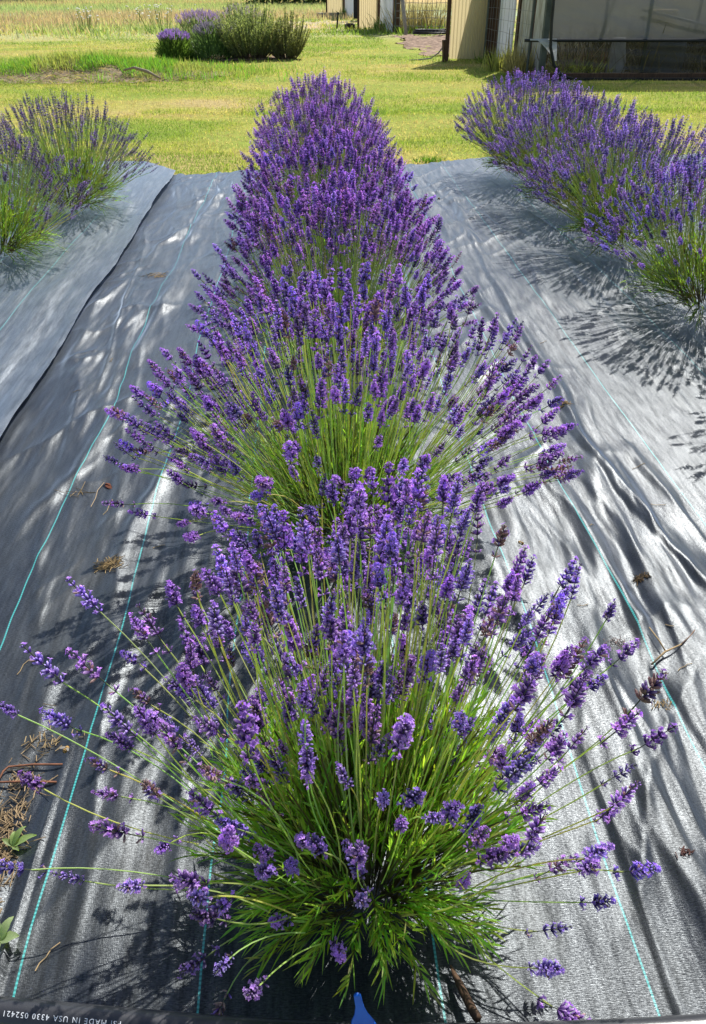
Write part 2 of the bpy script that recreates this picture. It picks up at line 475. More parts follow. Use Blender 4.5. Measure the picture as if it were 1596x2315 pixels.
# ------------------------------------------------------------------ lavender
def head_mesh(name, seed, lod, faded=0.0, tone=0, slim=1.0, length=.055):
    """one flower head: whorls of dark calyx tubes with open violet corollas, axis +z, base at 0"""
    r = rng(seed)
    mb = MB()
    nw = int(r.integers(6, 9)) if lod < 2 else 6
    per = {0: 8, 1: 8, 2: 6}[lod]
    zs = np.linspace(0, length * .86, nw) + r.normal(0, .001, nw)
    if r.random() < .6: zs[0] -= r.uniform(.010, .022)
    wid = slim * r.uniform(.95, 1.3)
    pal_cal = [np.array((.100, .054, .215)), np.array((.10, .078, .18)), np.array((.108, .076, .235))][tone]
    pal_tip = [np.array((.46, .36, .66)), np.array((.33, .29, .46)), np.array((.37, .33, .60))][tone]
    pal_cor = [np.array((.42, .24, .72)), np.array((.31, .24, .50)), np.array((.34, .26, .68))][tone]
    hv = r.uniform(.9, 1.65) * np.array((r.uniform(.85, 1.2), 1.0, r.uniform(.85, 1.08)))
    pal_cal, pal_tip, pal_cor = pal_cal * hv, pal_tip * hv, np.minimum(pal_cor * hv, .9)
    opened = r.uniform(.15, .6)
    dry = np.array((.42, .31, .27))
    sides = {0: 5, 1: 4, 2: 3}[lod]
    a5 = np.arange(sides) * 2 * np.pi / sides
    for w, z in enumerate(zs):
        fr = w / (nw - 1)
        prof = (.75 + .5 * math.sin(math.pi * min(1, fr * .9 + .12))) * (1 - .45 * fr ** 3)
        n = max(4, int(per * (1.0 if fr < .8 else .75)))
        if w == 0: n = max(4, n - 3)
        for q in range(n):
            a = q * 2 * np.pi / n + w * .5 + r.normal(0, .18)
            tilt = r.normal(.80, .16) * (1 - .55 * fr)        # from +z
            d = unit(np.array([math.cos(a) * math.sin(tilt + .25), math.sin(a) * math.sin(tilt + .25), math.cos(tilt + .25)]))
            L = .0080 * prof * wid * r.uniform(.85, 1.2) * (1.15 if lod == 2 else 1)
            R0 = .00142 * wid * prof * (1.0 if lod < 2 else 1.45)
            p = np.array([math.cos(a) * .0014, math.sin(a) * .0014, z + r.normal(0, .0009)])
            A = unit(np.cross(d, (0.3, .2, 1.0))); B = np.cross(d, A)
            c0 = pal_cal * r.uniform(.65, 1.3); c1 = pal_tip * r.uniform(.8, 1.25)
            if r.random() < faded: c0 = dry * r.uniform(.6, 1.1); c1 = dry * r.uniform(.8, 1.25)
            ring = lambda t, rr: p + d * (L * t) + rr * (np.cos(a5)[:, None] * A + np.sin(a5)[:, None] * B)
            if lod < 2:
                tt = [(0, .45), (.45, 1.0), (.85, .95), (1.06, .35)] if lod == 0 else [(0, .5), (.6, 1.05), (1.05, .3)]
                V = np.concatenate([ring(t, R0 * k) for t, k in tt])
                C = np.concatenate([np.tile(c0 + (c1 - c0) * max(0, (t - .40) / .66) ** 1.3, (sides, 1)) for t, k in tt])
                i = np.arange(len(tt) - 1)[:, None] * sides; j = np.arange(sides)[None]; k = (j + 1) % sides
                mb.add(V, np.stack([i + j, i + k, i + sides + k, i + sides + j], -1).reshape(-1, 4), 0, C)
            else:
                V = np.concatenate([ring(.1, R0 * .9), [p + d * L * 1.15]])
                mb.add(V, [[0, 1, 3], [1, 2, 3], [2, 0, 3]], 0, np.stack([c0, c0, c0, c1]))
            if r.random() < opened * (1 - .8 * faded):
                e = p + d * L * 1.02
                cc = pal_cor * r.uniform(.75, 1.3)
                up = unit(np.array([0, 0, 1.0]) - d * d[2]); sd = np.cross(d, up)
                lobes = [(70, 1.15), (110, 1.15), (200, .8), (270, .9), (340, .8)] if lod == 0 else ([(90, 1.4), (215, 1.0), (325, 1.0)] if lod == 1 else [(90, 1.5), (270, 1.2)])
                for ang, sz in lobes:
                    an = math.radians(ang + r.normal(0, 14))
                    o = up * math.sin(an) + sd * math.cos(an); t = np.cross(o, d)
                    s = .0031 * sz * wid
                    q4 = [e, e + o * s * .6 + t * s * .42 + d * s * .45, e + o * s * 1.25 + d * s * .5, e + o * s * .6 - t * s * .42 + d * s * .45]
                    mb.add(q4, [[0, 1, 2, 3]], 0, np.stack([cc * .7, cc, cc * 1.1, cc]))
    # stalk tip that carries the whorls
    V, F = stalks_batch(np.array([[[0, 0, min(zs[0], 0) - .002], [0, 0, length * .5], [0, 0, length * .9]]]), .0009, 4)
    mb.add(V, F, 0, (.13, .15, .10))
    return mb

HEADS = {}
def heads(lod, tone, k, faded=False):
    key = (lod, tone, k, faded)
    if key not in HEADS:
        r = rng(900 + k)
        slim = [1.0, .72, .85][tone]
        ln = float(r.uniform(.044, .074)) * [1, 1.05, 1.0][tone]
        mb = head_mesh('flower_head', 100 + k + 37 * lod + (500 if faded else 0) + 71 * tone, lod, .75 if faded else (.05 if lod == 0 else .02), tone, slim, ln)
        HEADS[key] = (mb, mb.mesh('flower_head', [M_FLOWER]))
    return HEADS[key]
NVAR = 20

def rot_to(d):
    """(N,3) directions -> (N,3,3) frames whose z is d, random spin"""
    d = unit(d)
    ref = np.where(np.abs(d[:, 2:3]) > .95, np.array([1.0, 0, 0]), np.array([0, 0, 1.0]))
    x = unit(np.cross(ref, d)); y = np.cross(d, x)
    return np.stack([x, y, d], -1)

def lavender(label, x, y, n, R, Hh, lod, seed, n_ind, tone=0, sub=True, group='lavender plants in the rows on black cloth',
             heroes=(), leaf_n=230, leaf_R=.27, leaf_H=.30, leaf_lean=.03, leaf_t=92, droop=.55, near=.3, fade=.06, tmax=78, hscale=1.0, inner=.75, outer=.7, lean=(0, .03), leaf_c=1.0, keepout=None):
    r = rng(seed)
    root = thing('lavender_plant', label, 'lavender plant', (x, y, .012), 0, group)
    # --- leafy shoots
    ns = leaf_n
    a = r.uniform(0, 2 * np.pi, ns)
    t = np.radians(leaf_t) * r.uniform(0, 1, ns) ** .62
    rad = r.uniform(.75, 1.05, ns)
    tip = np.stack([leaf_R * 1.1 * np.sin(t) * np.cos(a), leaf_R * 1.1 * np.sin(t) * np.sin(a), .03 + leaf_H * np.cos(t)], -1) * rad[:, None]
    tip[:, 2] += .025
    tip[:, 1] += leaf_lean * (1 + .6 * np.cos(t)) * np.where(np.sin(a) < 0, 1.3, .7)
    base = np.stack([.07 * np.sin(t) * np.cos(a), .07 * np.sin(t) * np.sin(a), .03 + .05 * r.uniform(0, 1, ns)], -1)
    per = {0: 17, 1: 14, 2: 10}[lod]
    s = np.linspace(.30, 1.0, per)
    mid = (base + tip) / 2 + np.array([0, 0, .04]) * np.sin(t)[:, None]
    bz = lambda u: (1 - u) ** 2 * base[:, None] + 2 * u * (1 - u) * mid[:, None] + u ** 2 * tip[:, None]
    Pp = bz(s[None, :, None])
    T = unit(bz(np.minimum(s + .05, 1.05)[None, :, None]) - bz((s - .05)[None, :, None]))
    P0 = Pp.reshape(-1, 3); T = T.reshape(-1, 3)
    nl = len(P0)
    rd = unit(r.normal(0, 1, (nl, 3)))
    perp = unit(rd - T * (rd * T).sum(1, keepdims=True))
    sp = r.uniform(.25, .95, nl)[:, None]
    D = unit(T * (1 - .2 * sp) + perp * sp * .66 + np.array([0, .06, .30]))
    sfrac = np.tile(s, ns)
    L = r.uniform(.028, .050, nl) * (.75 + .35 * np.sin(sfrac * 3.0)) * (1.0 if lod < 2 else 1.25)
    W = r.uniform(.0021, .0038, nl) * (1.0 if lod == 0 else (1.15 if lod == 1 else 1.6))
    low = np.clip(1 - P0[:, 2] / .12, 0, 1)
    V, F, kv = blades(P0, D, L, W, r.uniform(0, .35, nl) + droop * low, {0: 3, 1: 2, 2: 1}[lod], seed, r.uniform(-.9, .9, nl))
    cg = np.stack([r.uniform(.21, .34, nl), r.uniform(.36, .54, nl), r.uniform(.045, .10, nl)], -1)
    yel = r.random(nl) < .06
    cg[yel] = np.array((.30, .30, .12)) * r.uniform(.7, 1.2, (yel.sum(), 1))
    shoot = np.repeat(r.uniform(.75, 1.25, ns), per)[:, None]
    mb = MB(); mb.add(V, F, 0, np.repeat(cg * shoot * leaf_c, kv, 0))
    # woody shoots under the leaves
    u = np.linspace(0, .9, 4)
    V, F = stalks_batch(bz(u[None, :, None])[:: (1 if lod == 0 else 2)], .0016, 3)
    mb.add(V, F, 0, (.20, .17, .10))
    mb.build('foliage', M_LEAF, root)
    # --- flower stalks
    A, TT = [], []
    while len(A) < n:
        aa = r.uniform(0, 2 * np.pi); tt = math.radians(tmax) * r.uniform(0, 1) ** .58
        k = min(1, tt / .5)
        if r.random() < 1 - k * (1 - (near + (1 - near) * (1 + math.sin(aa)) / 2)):
            A.append(aa); TT.append(tt)
    a = np.array(A); t = np.array(TT)
    rad = np.where(r.random(n) < outer, r.uniform(.90, 1.06, n), r.uniform(inner, .95, n))
    tips = np.stack([R * np.sin(t) * np.cos(a), R * np.sin(t) * np.sin(a), np.zeros(n)], -1) * rad[:, None]
    tips[:, 2] = .07 + (Hh - .07) * np.cos(t) ** .8 * rad
    tips[:, :2] += r.normal(0, .018, (n, 2)) + np.array(lean) * np.cos(t)[:, None]
    if keepout:
        wx, wy = tips[:, 0] + x, tips[:, 1] + y
        tips = tips[~((wx > keepout[0]) & (wx < keepout[1]) & (wy < keepout[2]))]
        n = len(tips)
    hd = np.array(heroes, float).reshape(-1, 3)
    if len(hd):
        tips = np.concatenate([hd - (x, y, .012), tips])
        n = len(tips)
    hor = np.linalg.norm(tips[:, :2], axis=1, keepdims=True)
    dirh = tips[:, :2] / np.maximum(hor, 1e-6)
    bh = np.minimum(.05 + .20 * hor / R, hor * .55)
    base = np.concatenate([dirh * bh, np.maximum(.05, np.minimum(.17, tips[:, 2:3] * .45))], 1)
    ctrl = base + (tips - base) * .5
    ctrl[:, 2] += .02 * np.clip(hor[:, 0] / R, 0, 1.1)
    ctrl += r.normal(0, .018, ctrl.shape)
    K = {0: 7, 1: 6, 2: 4}[lod]
    u = np.linspace(0, 1, K)[None, :, None]
    P = (1 - u) ** 2 * base[:, None] + 2 * u * (1 - u) * ctrl[:, None] + u ** 2 * tips[:, None]
    hdir = unit(unit(tips - ctrl) + r.normal(0, .10, (n, 3)) + np.array([0, 0, .26]))
    R3 = rot_to(hdir)
    var = r.integers(0, NVAR, n); fad = r.random(n) < fade
    sc = r.uniform(.72, 1.18, n) * hscale * (1 if lod < 2 else 1.08)
    if len(hd): sc[:len(hd)] *= 1.06
    srad = {0: .00105, 1: .0011, 2: .0014}[lod]
    sc_col = (leaf_c if leaf_c < 1 else (1.0, .8, .75)[lod]) * np.stack([r.uniform(.44, .62, n), r.uniform(.54, .70, n), r.uniform(.22, .32, n)], -1)
    world_tip = tips + (x, y, .012)
    dist = np.linalg.norm(world_tip - (0, 0, CAM_H), axis=1)
    order = np.argsort(dist)
    ind, rest = order[:n_ind], order[n_ind:]
    for q in ind:
        V, F = stalks_batch(P[q:q + 1] - base[q], np.linspace(srad * 1.15, srad * .85, K)[None], 4 if lod == 0 else 3)
        m = MB(); m.add(V, F, 0, sc_col[q])
        me = m.mesh('flower_stalk', [M_STALK])
        st = link('flower_stalk', me, root, base[q])
        h = link('flower_head', heads(lod, tone, int(var[q]), bool(fad[q]))[1], st, tips[q] - base[q])
        h.rotation_mode = 'QUATERNION'
        h.rotation_quaternion = Matrix(R3[q].tolist()).to_quaternion()
        h.scale = (sc[q],) * 3
        if fad[q] and lod == 0: h['label'] = 'faded pinkish brown flower head'
    if len(rest):
        m = MB()
        V, F = stalks_batch(P[rest], srad, 3)
        m.add(V, F, 1, np.repeat(sc_col[rest], K * 3, 0))
        for k in range(NVAR):
            for fd in (False, True):
                sel = rest[(var[rest] == k) & (fad[rest] == fd)]
                if not len(sel): continue
                hm = heads(lod, tone, k, fd)[0]
                HV = np.concatenate(hm.v); HC = np.concatenate(hm.c)
                VV = np.einsum('nij,vj->nvi', R3[sel] * sc[sel][:, None, None], HV) + tips[sel][:, None]
                CC = HC[None] * r.uniform(.75, 1.25, (len(sel), 1, 1)) * np.ones((len(sel), 1, 1))
                off = m.n
                m.v.append(VV.reshape(-1, 3)); m.c.append(CC.reshape(-1, 3))
                nv = len(HV)
                for f, mm in hm.f:
                    m.f.append(((f[None] + (np.arange(len(sel)) * nv)[:, None, None] + off).reshape(-1, f.shape[1]), 0))
                m.n += nv * len(sel)
        o = m.build('flower_stalks', [M_FLOWER, M_STALK], root)
        o['kind'] = 'stuff'
    return root

HEROES = [(0.028,0.615,0.40),(0.145,0.562,0.40),(-0.009,0.563,0.34),(-0.225,0.650,0.24),(-0.134,0.590,0.20),(-0.178,0.560,0.10),(-0.460,0.693,0.12),(-0.424,0.737,0.26),(-0.451,0.791,0.36),(0.419,0.596,0.20),(0.380,0.629,0.28),(0.314,0.497,0.03),(-0.156,0.523,0.05),(0.304,0.574,0.09),(0.267,0.654,0.40),(0.454,0.707,0.33),(-0.297,0.701,0.28),(-0.364,0.762,0.36),(-0.346,0.923,0.44),(-0.376,0.796,0.42),(-0.319,0.808,0.40),(0.182,0.589,0.20),(-0.153,0.648,0.30),(-0.205,0.725,0.38),(0.335,0.682,0.36),(0.339,0.820,0.50),(0.424,0.840,0.46),(0.454,0.746,0.38),(0.223,0.596,0.25),(-0.068,0.573,0.16),(0.006,0.548,0.13),(0.044,0.574,0.25),(0.092,0.622,0.47),(-0.024,0.641,0.52),(0.368,0.576,0.16),(-0.361,0.647,0.16)]
lavender('large lavender plant nearest the black pipe, its green leaves and long stalks fully in view', .06, .70, 400, .415, .645, 0, 1, 100, heroes=HEROES, leaf_n=450, leaf_R=.255, leaf_H=.33, leaf_lean=.05, leaf_t=84, droop=.3, near=.34, fade=.10, tmax=65, hscale=.94, inner=.42, outer=.38, lean=(0, .07), keepout=(-.06, .16, .53), leaf_c=1.2)
lavender('wide lavender plant in the centre row, right behind the one nearest the pipe', .07, 1.68, 560, .54, .62, 0, 2, 100, leaf_n=320, leaf_lean=.06, leaf_R=.28, near=.62, tmax=74, hscale=.98, inner=.65, outer=.6)
lavender('third lavender plant of the centre row counted from the black pipe', .09, 2.70, 560, .47, .63, 1, 3, 100, near=.35)
lavender('fourth lavender plant of the centre row counted from the black pipe', .09, 3.70, 600, .46, .63, 1, 4, 100, near=.4)
lavender('fifth lavender plant of the centre row, second from the lawn', .08, 4.72, 600, .45, .64, 2, 5, 80, near=.5)
lavender('last lavender plant of the centre row, standing against the lawn', .08, 5.72, 620, .45, .66, 2, 6, 80, near=.6)
lavender('sparse greyish lavender plant in the left row, beside the sheet corner at the lawn', -1.52, 5.26, 560, .53, .61, 2, 11, 60, tone=1, near=.7, leaf_n=380, leaf_R=.32, leaf_H=.36, hscale=1.0, leaf_c=.80)
lavender('sparse greyish lavender plant at the left picture edge, cut off by it', -1.66, 4.26, 480, .50, .58, 2, 12, 60, tone=1, near=.7, leaf_n=360, leaf_R=.30, leaf_H=.34, hscale=1.0, leaf_c=.80)
lavender('pale violet lavender plant at the lawn end of the right row', 1.62, 6.18, 720, .55, .63, 2, 13, 60, tone=2, near=.75, leaf_n=300, leaf_R=.32, leaf_H=.34, hscale=1.0, leaf_c=.72, tmax=72)
lavender('pale violet lavender plant second from the lawn in the right row', 1.68, 5.18, 720, .56, .62, 2, 14, 60, tone=2, near=.75, leaf_n=300, leaf_R=.32, leaf_H=.34, hscale=1.0, leaf_c=.72, tmax=72)
lavender('pale violet lavender plant third from the lawn in the right row', 1.72, 4.26, 640, .56, .61, 2, 15, 60, tone=2, near=.75, leaf_n=300, leaf_R=.32, leaf_H=.34, hscale=1.0, leaf_c=.72, tmax=72)
lavender('pale violet lavender plant fourth from the lawn, its green base at the right picture edge', 1.74, 3.28, 560, .54, .61, 1, 16, 60, tone=2, near=.7, leaf_n=300, leaf_R=.32, leaf_H=.34, hscale=1.0, leaf_c=.72, tmax=72)
lavender('pale violet lavender plant mostly beyond the right picture edge, casting its shadow on the cloth', 1.78, 2.32, 240, .50, .62, 1, 17, 30, tone=2, near=.7, leaf_n=300, leaf_R=.32, leaf_H=.34, hscale=1.0, leaf_c=.72, tmax=72)

# ------------------------------------------------------------------ small things on the cloth
def cloth_z(x, y):
    return float(center_z(np.array([x]), np.array([y]))[0])

# black poly pipe across the bottom, printed
M_PIPE = mat_noise('black_polythene', (.018, .019, .022), (.035, .036, .04), 6, .32, spec=.6, bump=.05, bscale=200)
PX = np.array([-1.3, -.9, -.5, -.127, .15, .40, .54, .9, 1.3])
PY = np.array([.645, .585, .525, .475, .452, .446, .446, .457, .477])
xx = np.linspace(-1.3, 1.3, 90); yy = np.interp(xx, PX, PY); yy = np.convolve(np.pad(yy, 4, mode='edge'), np.ones(9) / 9, 'valid')
PR = .021
mb = MB(); tube(mb, np.stack([xx, yy, np.full_like(xx, .050)], -1), PR, 28)
pipe = mb.build('water_pipe', M_PIPE, smooth=True)
tag(pipe, 'black plastic water pipe with white printing lying across the front of the cloth', 'pipe')
M_PRINT, nt, b = nodes('white_print'); b.inputs['Base Color'].default_value = (.62, .65, .68, 1); b.inputs['Roughness'].default_value = .7
cu = bpy.data.curves.new('pipe_print', 'FONT'); cu.body = 'PSI MADE IN USA 4330 052421'; cu.size = .0095; cu.space_character = 1.25
cu.align_x = 'LEFT'; cu.resolution_u = 3
to = bpy.data.objects.new('pipe_print', cu); col.objects.link(to)
dg = bpy.context.evaluated_depsgraph_get()
pm = bpy.data.meshes.new_from_object(to.evaluated_get(dg))
bpy.data.objects.remove(to)
co = np.zeros(len(pm.vertices) * 3, np.float32); pm.vertices.foreach_get('co', co); co = co.reshape(-1, 3)
# the print reads from the far side: turned half round, wrapped on the pipe
wtot = co[:, 0].max()
px_ = -.457 + (wtot - co[:, 0]) * (.165 / wtot)
ph = (-(co[:, 1] - .0035) * 1.0) / PR + math.radians(70)      # angle up from the camera-side horizontal
py_ = np.interp(px_, xx, yy)
rr_ = PR + .0005
out = np.stack([px_, py_ - rr_ * np.cos(ph), .050 + rr_ * np.sin(ph)], -1)
pm.vertices.foreach_set('co', out.astype(np.float32).ravel()); pm.update()
pm.materials.append(M_PRINT)
link('printing', pm, pipe)

# blue plastic paddle-shaped handle under the front plant
M_BLUE = mat_noise('blue_plastic', (.005, .10, .55), (.01, .16, .72), 30, .3, spec=.5)
t = bh = thing('blue_handle', 'bright blue plastic paddle-shaped handle poking out under the front plant', 'plastic handle', (.044, .455, -.012))
mb = MB()
prof = [(.0, .016), (.012, .021), (.026, .022), (.038, .018), (.048, .011), (.060, .007), (.078, .006)]
rings = []
for s_, w_ in prof:
    a8 = np.arange(12) * 2 * np.pi / 12
    rings.append(np.stack([np.cos(a8) * w_ - .18 * s_, np.full(12, s_ * .55) + np.sin(a8) * .003, np.full(12, .075 + s_ * .8) + np.sin(a8) * .004], -1))
V = np.concatenate(rings); i = np.arange(len(prof) - 1)[:, None] * 12; j = np.arange(12)[None]; k = (j + 1) % 12
mb.add(V, np.stack([i + j, i + k, i + 12 + k, i + 12 + j], -1).reshape(-1, 4))
mb.f.append((np.array([np.arange(12)[::-1]]), 0)); mb.f.append((np.array([np.arange(12)]) + mb.n - 12, 0))
mb.build('paddle', M_BLUE, t, smooth=True)
mb = MB(); tube(mb, [(0, 0, .05), (0, .0, .078)], .006, 10); mb.build('stem', M_BLUE, t, smooth=True)
bh.scale = (.85, .85, .9)

def twig(name, label, cat, pts, rad, c, group=None):
    mb = MB(); tube(mb, pts, rad, 6, 0, c); o = mb.build(name, M_DRY, smooth=True); return tag(o, label, cat, group)
twig('wooden_stick', 'short brown stick on the shaded cloth beside the pipe', 'stick', [(.178, .565, .02), (.186, .535, .028), (.196, .505, .03), (.20, .48, .05)], [.002, .006, .007, .007], (.13, .08, .05))

def straw_heap(name, label, x, y, n, spread, ln, seed, c=(.52, .38, .19), group='bits of straw litter on the cloth', cat='straw clump', sy=None):
    r = rng(seed)
    p = np.stack([x + r.normal(0, spread, n), y + r.normal(0, sy or spread * .55, n)], -1)
    z = center_z(p[:, 0], p[:, 1]) + .002 + np.abs(r.normal(0, spread * .12, n))
    a = r.uniform(0, np.pi, n); L = r.uniform(.3, 1, n) * ln
    d = np.stack([np.cos(a), np.sin(a), r.normal(0, .18, n)], -1)
    P0 = np.stack([p[:, 0], p[:, 1], z], -1)
    P = P0[:, None] + d[:, None] * (np.linspace(-.5, .5, 3)[None, :, None] * L[:, None, None])
    P[..., 2] = np.maximum(P[..., 2], center_z(P[..., 0], P[..., 1]) + .0012)
    V, F = stalks_batch(P, .0009, 4)
    mb = MB(); mb.add(V, F, 0, np.repeat(np.array(c) * r.uniform(.5, 1.25, (n, 1)), 12, 0))
    return tag(mb.build(name, M_DRY), label, cat, group)
straw_heap('straw_clump', 'golden clump of straw on the cloth left of the second plant', -.545, 1.59, 90, .020, .035, 21)
straw_heap('straw_clump', 'small dark brown straw clump on the right cloth near the fold', .80, 1.46, 34, .009, .026, 22, (.26, .18, .09))
straw_heap('straw_clump', 'pale dry flower crumbs on the right cloth above the forked twig', .665, 1.235, 50, .016, .010, 23, (.34, .25, .22))
straw_heap('straw_clump', 'tan straw scrap touching the teal thread at lower right', .70, 1.06, 30, .012, .014, 24)
straw_heap('straw_clump', 'brown crumb of litter at the right picture edge low down', .60, .72, 24, .007, .012, 25, (.22, .12, .10))
straw_heap('straw_clump', 'straw strands caught on the folded cloth far up at left', -.78, 3.95, 26, .025, .06, 26)
straw_heap('straw_clump', 'thin straw strands crossing the teal thread left of the dead leaf', -.715, 1.95, 6, .02, .085, 27)
straw_heap('straw_clump', 'pale straw crumbs along the fold at right, behind the flowers', .875, 2.42, 26, .012, .03, 28)
straw_heap('straw_clump', 'tan straw clump at the left edge behind the rusty staple', -.545, 1.03, 40, .022, .02, 29, (.45, .34, .18))
straw_heap('straw_clump', 'straw crumbs between the arms of the rusty wire staple', -.575, .945, 40, .018, .015, 30, (.45, .34, .2))
# single fallen straws
r = rng(77)
for q, (x, y, a, ln) in enumerate([(-.60, 1.86, 1.3, .07), (-.66, 1.25, 1.2, .06), (-.43, 1.67, .5, .03), (.74, 1.68, .6, .03), (.80, 1.28, 2.5, .02), (-.44, .615, 1.1, .045),
                                   (.99, 2.0, .4, .05), (.97, 1.79, 2.9, .04), (-.86, 2.6, .3, .03), (-.80, 2.9, 1.4, .05), (.95, 3.0, .7, .05), (.62, 1.36, .2, .03), (.78, 1.15, .3, .035)]):
    u = np.linspace(-.5, .5, 5)[:, None] * ln
    P = np.array([x, y, 0]) + u * np.array([math.cos(a), math.sin(a), 0]) + np.array([0, 0, 0])
    P[:, :2] += r.normal(0, .002, (5, 2))
    P[:, 2] = center_z(P[:, 0], P[:, 1]) + .0025
    mb = MB(); tube(mb, P, .0009, 5, 0, np.array((.5, .37, .2)) * r.uniform(.7, 1.2))
    tag(mb.build('fallen_straw', M_DRY), 'single dry straw stalk lying loose on the black cloth', 'straw', 'single dry straws on the cloth')
# forked dry twig
z0 = cloth_z(.765, 1.2) + .012
mb = MB()
tube(mb, [(.715, 1.165, z0 - .006), (.755, 1.195, z0), (.80, 1.215, z0 + .002)], [.0022, .0026, .0014], 6, 0, (.47, .34, .18))
tube(mb, [(.757, 1.196, z0), (.752, 1.225, z0 + .006), (.742, 1.262, z0 + .012)], [.002, .0018, .0013], 6, 0, (.5, .37, .2))
tube(mb, [(.80, 1.215, z0 + .002), (.83, 1.24, z0), (.85, 1.26, z0)], [.002, .0013, .001], 5, 0, (.33, .22, .16))
tag(mb.build('forked_twig', M_DRY, smooth=True), 'tan forked dry twig crossing the teal thread at right', 'twig')
# curled dead leaf with stalk
mb = MB()
zc = cloth_z(-.63, 1.97)
V, F, kv = blades(np.array([[-.640, 1.992, zc + .004], [-.635, 1.985, zc + .006], [-.628, 1.978, zc + .004]]), np.array([[.8, -.5, .5], [.7, -.7, .2], [1, -.2, .3]]), np.array([.030, .034, .022]), np.array([.012, .014, .01]), np.array([.4, .3, .5]), 4, 3, np.array([.5, -.3, .9]))
mb.add(V, F, 0, (.22, .08, .045))
tube(mb, [(-.640, 1.992, zc + .006), (-.650, 1.95, zc + .006), (-.648, 1.91, zc + .004), (-.652, 1.868, zc + .003)], .0012, 5, 0, (.5, .38, .24))
tag(mb.build('dead_leaf', M_DRY), 'curled reddish brown dead leaf with a pale stalk on the left cloth', 'dead leaf')
# rusty wire staple
M_RUST = mat_noise('rusty_wire', (.10, .045, .025), (.26, .11, .06), 60, .8)
mb = MB()
zs_ = cloth_z(-.56, .94) + .006
tube(mb, [(-.505, .972, zs_ + .002), (-.56, .974, zs_ + .003), (-.606, .972, zs_ + .002), (-.613, .962, zs_ + .002), (-.616, .938, zs_ + .002), (-.56, .936, zs_ + .003), (-.507, .934, zs_)], .0021, 8)
tag(mb.build('wire_staple', M_RUST, smooth=True), 'rusty wire ground staple lying on the cloth at the left edge', 'wire staple')

# weeds and dry litter along the left picture edge
def weed(name, label, x, y, leaves, seed, c=(.30, .42, .16)):
    r = rng(seed); mb = MB()
    z = cloth_z(x, y) + .008
    for ang, ln, w, up in leaves:
        ln, w = ln * .75, w * .75
        s = np.linspace(0, 1, 7)
        wd = np.array([.15, .7, 1, .95, .8, .5, .06]) * w * .5
        d = np.array([math.cos(ang), math.sin(ang), 0]); sd = np.array([-math.sin(ang), math.cos(ang), 0])
        Cc = np.array([x, y, z]) + d * (s * ln)[:, None] + np.array([0, 0, 1]) * (up * ln * np.sin(s * 2.2))[:, None]
        jag = 1 + .18 * (np.arange(7) % 2)
        V = np.stack([Cc - sd * (wd * jag)[:, None] + (0, 0, .002), Cc, Cc + sd * (wd * jag)[:, None] + (0, 0, .002)], 1).reshape(-1, 3)
        i = np.arange(6)[:, None] * 3 + np.arange(2)[None]
        mb.add(V, np.stack([i, i + 1, i + 4, i + 3], -1).reshape(-1, 4), 0, np.array(c) * r.uniform(.8, 1.25))
    return tag(mb.build(name, M_LEAF, smooth=True), label, 'weed', 'small weeds at the cloth edge')
weed('weed_plant', 'green weed with a long pointed leaf at the left edge, near the drooping flower stalk', -.545, .80, [(.35, .055, .017, .25), (1.0, .045, .014, .5), (1.6, .03, .012, .5), (2.6, .03, .012, .3), (-.6, .025, .01, .2)], 4)
weed('weed_plant', 'small round-leaved weed at the left edge, closest to the pipe', -.512, .635, [(.1, .040, .022, .3), (1.1, .045, .018, .5), (1.9, .035, .017, .5), (3.1, .03, .015, .3), (4.6, .028, .015, .2)], 5, (.38, .48, .24))
r = rng(44)
straw_heap('dry_litter', 'dry straw and plant litter heaped along the left picture edge', -.572, .76, 640, .020, .03, 45, (.42, .31, .18), None, 'straw litter', .11)

# bees
M_BEE = mat_leafy('bee_fur', .05, .9, .1)
M_WING = mat_leafy('bee_wing', .6, .3, .4)
def bee(label, x, y, z, az, sc=1.0, warm=False, group='bees around the lavender'):
    t = thing('bee', label, 'bee', (x, y, z), az, group)
    mb = MB()
    n, k = 12, 10
    s = np.linspace(-1, 1, n)
    rad = np.array([.05, .55, .85, 1, .98, .85, .62, .86, .95, .82, .6, .1]) * .0042 * sc
    a = np.arange(k) * 2 * np.pi / k
    V = np.stack([np.repeat(s * .0078 * sc, k), np.tile(np.cos(a), n) * np.repeat(rad, k), np.tile(np.sin(a), n) * np.repeat(rad, k)], -1)
    pale = np.array((.55, .47, .22)) if not warm else np.array((.42, .26, .09)); dk = np.array((.012, .011, .010))
    C = np.stack([pale if q in (1, 7, 8, 9) or (warm and q in (3, 5)) else dk for q in range(n)])
    i = np.arange(n - 1)[:, None] * k; j = np.arange(k)[None]; kk = (j + 1) % k
    mb.add(V, np.stack([i + j, i + kk, i + k + kk, i + k + j], -1).reshape(-1, 4), 0, np.repeat(C, k, 0))
    for sgn in (-1, 1):
        for q in range(3):
            tube(mb, np.array([(.001 + .0015 * q, sgn * .003, -.003), (.001 + .003 * (q - 1), sgn * .006, -.005), (.003 * (q - 1), sgn * .006, -.009)]) * sc, .0004 * sc, 4, 0, dk)
    mb.build('body', M_BEE, t, smooth=True)
    for sgn in (-1, 1):
        mw = MB()
        V, F, kv = blades(np.array([[.002, sgn * .002, .003]]) * sc, np.array([[-.7, sgn * .7, .35]]), np.array([.011 * sc]), np.array([.0045 * sc]), np.array([.1]), 4, 1, np.array([0.3]))
        mw.add(V, F, 0, (.45, .42, .38)); mw.build('wing', M_WING, t)
bee('bumblebee with a pale band hovering in front of the second plant', .055, 1.60, .43, .2, 1.0)
bee('small dark bee flying right of the fourth plant, over the cloth', .67, 4.2, .31, 2.0, 1.1)
bee('brown honeybee on a spike at the right side of the second plant', .395, 1.20, .335, 2.4, .85, True)
